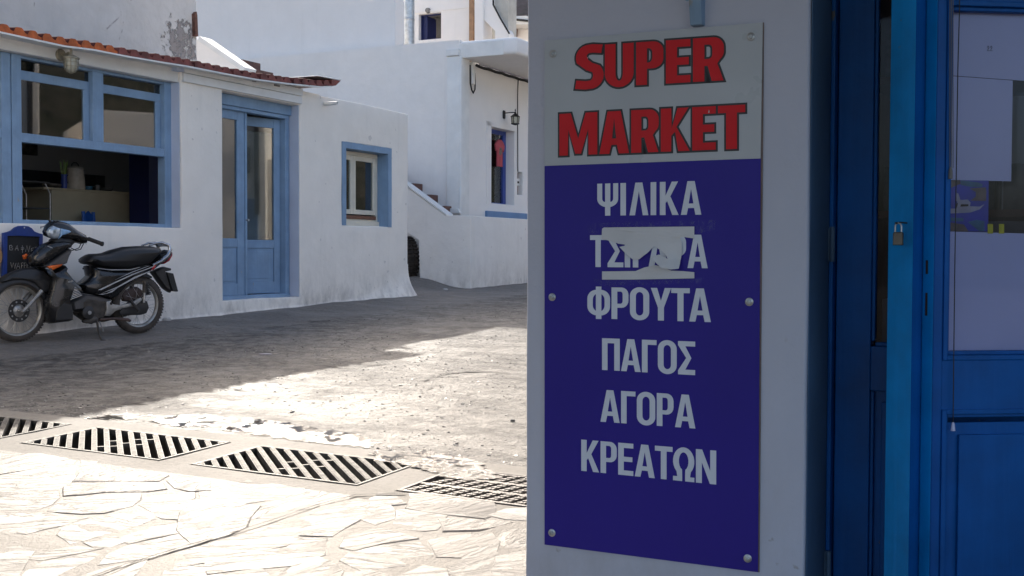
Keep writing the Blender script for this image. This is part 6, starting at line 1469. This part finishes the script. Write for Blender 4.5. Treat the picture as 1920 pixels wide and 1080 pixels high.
# front fender hugging the tyre
def fender(cx, cz, R, a0, a1, w, nm, mt, lip=.03):
    m = MB(); rs_ = []
    for i in range(25):
        a = radians(a0+(a1-a0)*i/24); s_ = min(1, .45+min(i, 24-i)/5); c_, s2 = cos(a), sin(a); ring = []
        for k in range(9):
            b = -1 + 2*k/8; rr = R + .030 - lip*(abs(b)**2.6)*s_*1.2; ring.append((cx+rr*c_, b*w*s_, cz+rr*s2))
        for k in range(8, -1, -1):
            b = -1 + 2*k/8; rr = R + .024 - lip*(abs(b)**2.6)*s_*1.2; ring.append((cx+rr*c_, b*w*s_*.94, cz+rr*s2))
        rs_.append(ring)
    m.rings(rs_); return m.build(nm, mt, bike, smooth=60)
fender(HF[0], HF[1], Rf, 20, 170, .06, 'front_fender', 'black_plastic', .05)
bpad([(0, 555), (20, 530), (60, 500), (150, 460), (240, 447), (330, 470), (395, 540), (372, 620), (310, 650), (290, 610), (262, 572), (215, 553), (150, 546), (90, 548), (30, 562)], .062, .02, 'black_plastic', 'fender_panel')
# fork
for s2 in (-1, 1):
    m = MB(); y_ = s2*.072; top = bz_(300, 600); lo = (top[0]*.88+(HF[0]-.018)*.12, top[1]*.88+HF[1]*.12); m.tube([(lo[0], y_, lo[1]), (HF[0]-.018, y_, HF[1]-.01)], [.019, .017], 12); m.build('fork_leg', 'alloy', bike, smooth=50)
m = MB(); m.tube([(HF[0], -.10, HF[1]), (HF[0], .10, HF[1])], .011, 10); m.build('axle', 'steel', bike, smooth=40)
# front cowl / leg shield
bpad([(238, 362), (300, 300), (345, 270), (400, 245), (470, 240), (548, 252), (528, 300), (470, 338), (400, 385), (330, 432), (262, 442), (240, 420)], .085, .035, 'black_paint', 'front_cowl')
bpad([(330, 432), (400, 388), (470, 340), (526, 302), (533, 322), (512, 372), (496, 420), (478, 428), (365, 442), (345, 455), (300, 440)], .10, .02, 'gray_plastic', 'cowl_side')
bpad([(300, 440), (345, 452), (372, 480), (430, 462), (478, 425), (496, 425), (500, 470), (540, 520), (600, 578), (633, 640), (528, 698), (538, 765), (540, 840), (530, 852), (400, 870), (348, 855), (338, 700), (368, 600), (378, 525), (340, 470)], .125, .035, 'black_paint', 'leg_shield')
bpad([(385, 760), (450, 690), (530, 705), (542, 770), (545, 845), (520, 855), (400, 866), (372, 850)], .13, .03, 'black_plastic', 'lower_cowl')
bpad([(350, 438), (380, 432), (472, 420), (462, 436), (388, 471)], .012, .006, 'orange_lens', 'turn_signal', SG*.100)
bpad([(215, 355), (240, 342), (262, 360), (250, 382), (222, 385)], .012, .006, 'orange_lens', 'turn_signal', -SG*.10, 0)
bpad([(400, 232), (440, 215), (520, 225), (600, 262), (548, 262), (535, 300), (440, 330), (350, 300), (390, 255)], .06, .02, 'black_plastic', 'steering_neck')
# headset
bpad([(352, 175), (372, 125), (400, 100), (455, 94), (520, 112), (590, 166), (650, 200), (668, 226), (660, 266), (620, 271), (560, 246), (470, 238), (400, 228), (362, 210)], .080, .045, 'black_paint', 'handlebar_cowl')
bpad([(358, 180), (372, 150), (400, 130), (430, 142), (462, 152), (456, 200), (440, 232), (400, 232), (368, 212)], .030, .022, 'headlamp', 'headlight', SG*.062)
bpad([(458, 152), (520, 166), (540, 180), (500, 198), (468, 206), (442, 232), (450, 205)], .022, .008, 'headlamp_blue', 'headlight', SG*.072)
bpad([(372, 100), (368, 90), (384, 92), (392, 104), (412, 108), (404, 92), (420, 100), (424, 118), (384, 126)], .012, .004, 'black_plastic', 'mirror_mount')
a, b = bz_(660, 232, SG*.16), bz_(772, 268, SG*.33); c = bz_(620, 222, SG*.10)
m = MB(); m.tube([(c[0], SG*.08, c[1]), (a[0], SG*.17, a[1])], .013, 10); m.build('handlebar', 'black_iron', bike, smooth=40)
m = MB(); m.tube([(a[0], SG*.17, a[1]), (b[0], SG*.31, b[1])], [.019, .018], 12); m.tube([(b[0]+.002, SG*.305, b[1]), (b[0]-.006, SG*.32, b[1]-.002)], .021, 12); m.build('grip', 'black_rubber', bike, smooth=40)
m = MB(); m.tube([(c[0]+.1, -SG*.08, c[1]+.05), (c[0]+.06, -SG*.30, c[1]+.05)], .017, 10); m.build('grip', 'black_rubber', bike, smooth=40)
a, b = bz_(352, 135, -SG*.15), bz_(305, 142, -SG*.2); m = MB(); m.tube([(a[0]-.03, -SG*.12, a[1]-.01), (a[0], -SG*.15, a[1]), (b[0], -SG*.2, b[1]), (b[0]-.005, -SG*.2, b[1]-.012)], [.007, .007, .006, .008], 8); m.build('brake_lever', 'steel', bike, smooth=40)
for k_, yy_ in ((0, SG*.09), (1, -SG*.05)):
    A_ = [bz_(*q, yy_) for q in ((610+20*k_, 262), (600, 300+10*k_), (560, 318), (520, 300))]
    m = MB(); m.tube([(p[0], yy_*(1-.2*i), p[1]) for i, p in enumerate(A_)], .0045, 6); m.build('brake_cable', 'black_rubber', bike, smooth=50)
# seat, tail, side panels
bpad([(650, 408), (660, 370), (700, 345), (760, 342), (810, 336), (870, 312), (950, 291), (1060, 285), (1160, 285), (1205, 298), (1216, 322), (1195, 360), (1120, 432), (1000, 462), (850, 462), (750, 448), (700, 425), (665, 424)], .125, .05, 'seat_vinyl', 'seat')
bpad([(692, 505), (676, 430), (700, 432), (750, 452), (850, 466), (1000, 466), (1122, 436), (1205, 350), (1262, 312), (1290, 322), (1284, 362), (1238, 412), (1170, 430), (1118, 492), (1040, 530), (950, 585), (880, 668), (835, 690), (720, 652), (640, 640), (598, 572), (655, 540)], .105, .035, 'black_paint', 'side_panel')
bpad([(528, 700), (636, 642), (720, 654), (850, 690), (800, 708), (700, 740), (640, 765), (540, 775)], .085, .02, 'gray_plastic', 'belly_panel')
yf_ = SG*.1055
for L in ([(735, 615), (850, 560), (1000, 492), (1160, 432), (1160, 438), (1000, 500), (850, 570), (760, 616)], [(760, 640), (880, 590), (1010, 515), (1130, 470), (1120, 480), (1010, 530), (870, 604)], [(735, 648), (800, 640), (880, 600), (840, 632), (770, 650)], [(860, 540), (990, 478), (1120, 432), (1118, 436), (990, 484)]):
    m = MB(); P_ = ccw(bl(L, yf_)); m.prism(P_, yf_-.0015, yf_+.0015); m.build('decal_stripe', 'decal', bike)
for k in range(7):
    y_ = SG*.1265; a = bz_(548+4*k, 600+14*k, y_) if k else bz_(553, 597, y_); x0_ = 556-8*k*.5; 
    P_ = [bz_(560-5*k, 592+15*k, y_), bz_(572+9*k*.8, 596+9*k, y_), bz_(575+9*k*.8, 600+9*k, y_), bz_(560-5*k, 598+15*k, y_)]
    m = MB(); m.prism(ccw(P_), y_-.001, y_+.001); m.build('decal_stripe', 'decal', bike)
# tiny maker lettering on the shield and cowl
def tiny(txt, x0, y0, x1, y1, hgt, y_):
    n_ = len(txt); 
    for i, c in enumerate(txt):
        seg = {'H': [[(0, 0), (0, 1)], [(.7, 0), (.7, 1)], [(0, .5), (.7, .5)]], 'O': [[(0, 0), (0, 1), (.7, 1), (.7, 0), (0, 0)]], 'N': [[(0, 0), (0, 1), (.7, 0), (.7, 1)]], 'D': [[(0, 0), (0, 1), (.5, 1), (.7, .7), (.7, .3), (.5, 0), (0, 0)]], 'A': [[(0, 0), (.35, 1), (.7, 0)], [(.15, .4), (.55, .4)]]}[c]
        for sgm in seg:
            P_ = []
            for (a, b) in sgm:
                t_ = (i+a)/n_; P_.append(bz_(x0+(x1-x0)*t_, y0+(y1-y0)*t_ - b*hgt, y_))
            m = MB(); m.tube([(p[0], y_, p[1]) for p in P_], .0018, 4); m.build('letter', 'decal', bike)
tiny('HONDA', 512, 560, 552, 552, 11, SG*.126); tiny('HONDA', 358, 290, 396, 304, 8, SG*.087)
# grab rail, tail light, rear fender, plate
P_ = [bz_(*q, SG*.06) for q in ((1125, 428), (1190, 398), (1238, 356), (1262, 312), (1252, 278), (1215, 260), (1170, 264), (1118, 282))]
for s2 in (SG, -SG):
    m = MB(); m.tube([(p[0], s2*(.10 if i < 3 else (.09 if i < 5 else .06)), p[1]) for i, p in enumerate(P_)], [.012, .018, .020, .020, .018, .014, .012, .008], 10); m.build('grab_rail', 'chrome', bike, smooth=60)
m = MB(); m.tube([(P_[4][0], -.09, P_[4][1]), (P_[4][0]-.02, 0, P_[4][1]+.004), (P_[4][0], .09, P_[4][1])], .018, 10); m.build('grab_rail', 'chrome', bike, smooth=60)
bpad([(1238, 390), (1262, 355), (1288, 325), (1284, 362), (1262, 402), (1226, 422), (1222, 410)], .07, .01, 'red_lens', 'tail_light')
bpad([(1150, 440), (1170, 428), (1160, 455), (1130, 470)], .006, .003, 'red_lens', 'reflector', SG*.105)
bpad([(1145, 478), (1190, 455), (1235, 440), (1280, 450), (1282, 470), (1240, 478), (1262, 560), (1285, 636), (1240, 605), (1205, 560), (1170, 510)], .05, .012, 'black_plastic', 'rear_fender')
bpad([(1240, 478), (1292, 488), (1330, 628), (1284, 622), (1262, 560)], .06, .006, 'black_plastic', 'number_plate')
fender(HR[0], HR[1], Rr, 40, 120, .055, 'inner_fender', 'black_plastic', .03)
# engine, swing arm, exhaust, stand
bpad([(600, 700), (640, 668), (720, 680), (790, 690), (800, 740), (795, 800), (760, 835), (700, 842), (640, 835), (604, 800)], .09, .02, 'engine_metal', 'engine')
for k in range(6): 
    m = MB(); a = bz_(600+0*k, 700+16*k, 0); m.box(a[0]-.10, a[0]+.09, -.055, .055, a[1]-.003, a[1]+.003); m.build('cooling_fin', 'engine_metal', bike)
q = bz_(662, 785, SG*.11); m = MB(); m.lathe([(0, SG*.10), (.058, SG*.10), (.06, SG*.118), (.045, SG*.128), (.0, SG*.130)], (q[0], 0, q[1]), 'y', 24); ec = m.build('engine_cover', 'black_plastic', bike, smooth=35)
m = MB(); m.lathe([(0, SG*.131), (.018, SG*.131), (.017, SG*.136), (0, SG*.137)], (q[0], 0, q[1]), 'y', 16); m.build('cover_cap', 'steel', ec, smooth=35)
bpad([(796, 702), (828, 694), (850, 722), (900, 728), (985, 712), (1035, 680), (1058, 672), (1068, 690), (1010, 738), (930, 752), (868, 772), (825, 812), (788, 808), (800, 760)], .012, .006, 'alloy', 'footpeg_bracket', SG*.10)
q = bz_(832, 716, SG*.11); m = MB(); m.lathe([(0, SG*.1125), (.014, SG*.1125), (.014, SG*.1135), (0, SG*.1135)], (q[0], 0, q[1]), 'y', 12); m.build('bracket_hole', 'pit', bike)
bpad([(895, 780), (960, 705), (1060, 682), (1105, 700), (1118, 745), (1100, 790), (1060, 802), (900, 806)], .012, .008, 'black_plastic', 'chain_case', SG*.078)
for s2 in (SG, -SG):
    a, b = bz_(1040, 545, 0), (HR[0], HR[1]+.02)
    m = MB(); m.tube([(a[0], s2*.105, a[1]), (a[0]*.45+b[0]*.55, s2*.105, a[1]*.45+b[1]*.55)], .022, 12); m.build('shock_absorber', 'engine_metal', bike, smooth=50)
    m = MB(); m.tube([(a[0]*.45+b[0]*.55, s2*.105, a[1]*.45+b[1]*.55), (b[0], s2*.10, b[1])], .012, 10); m.build('shock_rod', 'steel', bike, smooth=50)
m = MB(); P_ = []
a, b = bz_(1042, 565, 0), bz_(1066, 650, 0)
for i in range(61):
    t_ = i/60; P_.append((a[0]+(b[0]-a[0])*t_+.027*cos(t_*14*pi), SG*.105+.027*sin(t_*14*pi), a[1]+(b[1]-a[1])*t_))
m.tube(P_, .005, 6); m.build('spring', 'black_iron', bike, smooth=50)
bpad([(905, 640), (985, 598), (1030, 590), (1072, 620), (1076, 660), (1060, 690), (985, 706), (930, 700)], .03, .01, 'bike_brown', 'mud_guard', -SG*.02)
m = MB(); a, b = bz_(985, 690, SG*.13), bz_(1050, 772, SG*.17); m.tube([(a[0], SG*.11, a[1]), (b[0], SG*.15, b[1])], [.012, .016], 10); m.build('footpeg', 'black_rubber', bike, smooth=40)
m = MB(); a, b = bz_(640, 852, -SG*.12), bz_(1010, 740, -SG*.14); m.tube([(bz_(560, 790)[0], 0, bz_(560, 790)[1]), (a[0], -SG*.10, a[1]), (bz_(840, 830)[0], -SG*.13, bz_(840, 830)[1]), (b[0]-.05, -SG*.14, b[1]-.02)], [.016, .018, .035, .042], 14); m.build('exhaust', 'engine_metal', bike, smooth=50)
m = MB(); P_ = [bz_(*q, SG*.12) for q in ((755, 838), (850, 830), (945, 838), (956, 846))]; m.tube([(p[0], SG*(.11+.02*i), p[1]) for i, p in enumerate(P_)], [.013, .013, .016, .012], 10); m.build('footpeg', 'bike_brown', bike, smooth=40)
m = MB(); P_ = [bz_(*q, SG*.12) for q in ((690, 820), (725, 812), (760, 840), (700, 872), (640, 862), (628, 848))]; m.pad(P_, SG*.085, .02, .008); m.build('stand_bracket', 'engine_metal', bike, smooth=40)
p0, p1, p2 = bz_(732, 848, SG*.11), bz_(745, 930, SG*.18), bz_(763, 992, SG*.24); p3 = bz_(785, 996, SG*.24)
m = MB(); m.tube([(p0[0], SG*.10, p0[1]), (p1[0], SG*.17, p1[1]), (p2[0], SG*.24, p2[1]), (p3[0], SG*.25, p3[1])], [.011, .010, .010, .012], 10); m.build('side_stand', 'engine_metal', bike, smooth=40)
m = MB(); P_ = [bz_(*q, SG*.12) for q in ((742, 850), (765, 905), (770, 925))]; m.tube([(p[0], SG*.13, p[1]) for p in P_], .006, 8); m.build('stand_spring', 'steel', bike, smooth=40)
# ------------------------------------------------------------------ litter and loose bits on the street
def bit(px, py, sx_, sy_, h, mt, nm, lb):
    x, y = gnd(px, py); rr_ = random.Random(int(px)); P = [(cos(a)*sx_*rr_.uniform(.7, 1.1), sin(a)*sy_*rr_.uniform(.7, 1.1)) for a in [2*pi*i/9 for i in range(9)]]
    m = MB(); I = [(p[0]*.7, p[1]*.7) for p in P]; m.rings([[(p[0], p[1], 0) for p in P], [(p[0], p[1], h*.6) for p in P], [(p[0], p[1], h) for p in I]]); o = m.build(nm, mt, None, smooth=30, mat=Matrix.Translation((x, y, gh(x, y)+.004))); return tag(o, lb, nm.replace('_', ' '))
bit(313, 608, .05, .03, .03, 'wall_room', 'pebble', 'pale pebble at the wall foot right of the motorbike')
bit(498, 665, .06, .03, .005, 'print_white', 'paper_scrap', 'small pinkish scrap lying on the shaded street')
bit(962, 792, .014, .010, .012, 'dark_gray', 'pebble', 'small dark stone on the sunlit street near the shop corner')
bit(835, 545, .04, .03, .03, 'wall_room', 'pebble', 'white pebble before the low stair wall')
print('objects', len(bpy.data.objects), 'tris', sum(len(o.data.polygons) for o in bpy.data.objects if o.type == 'MESH'))
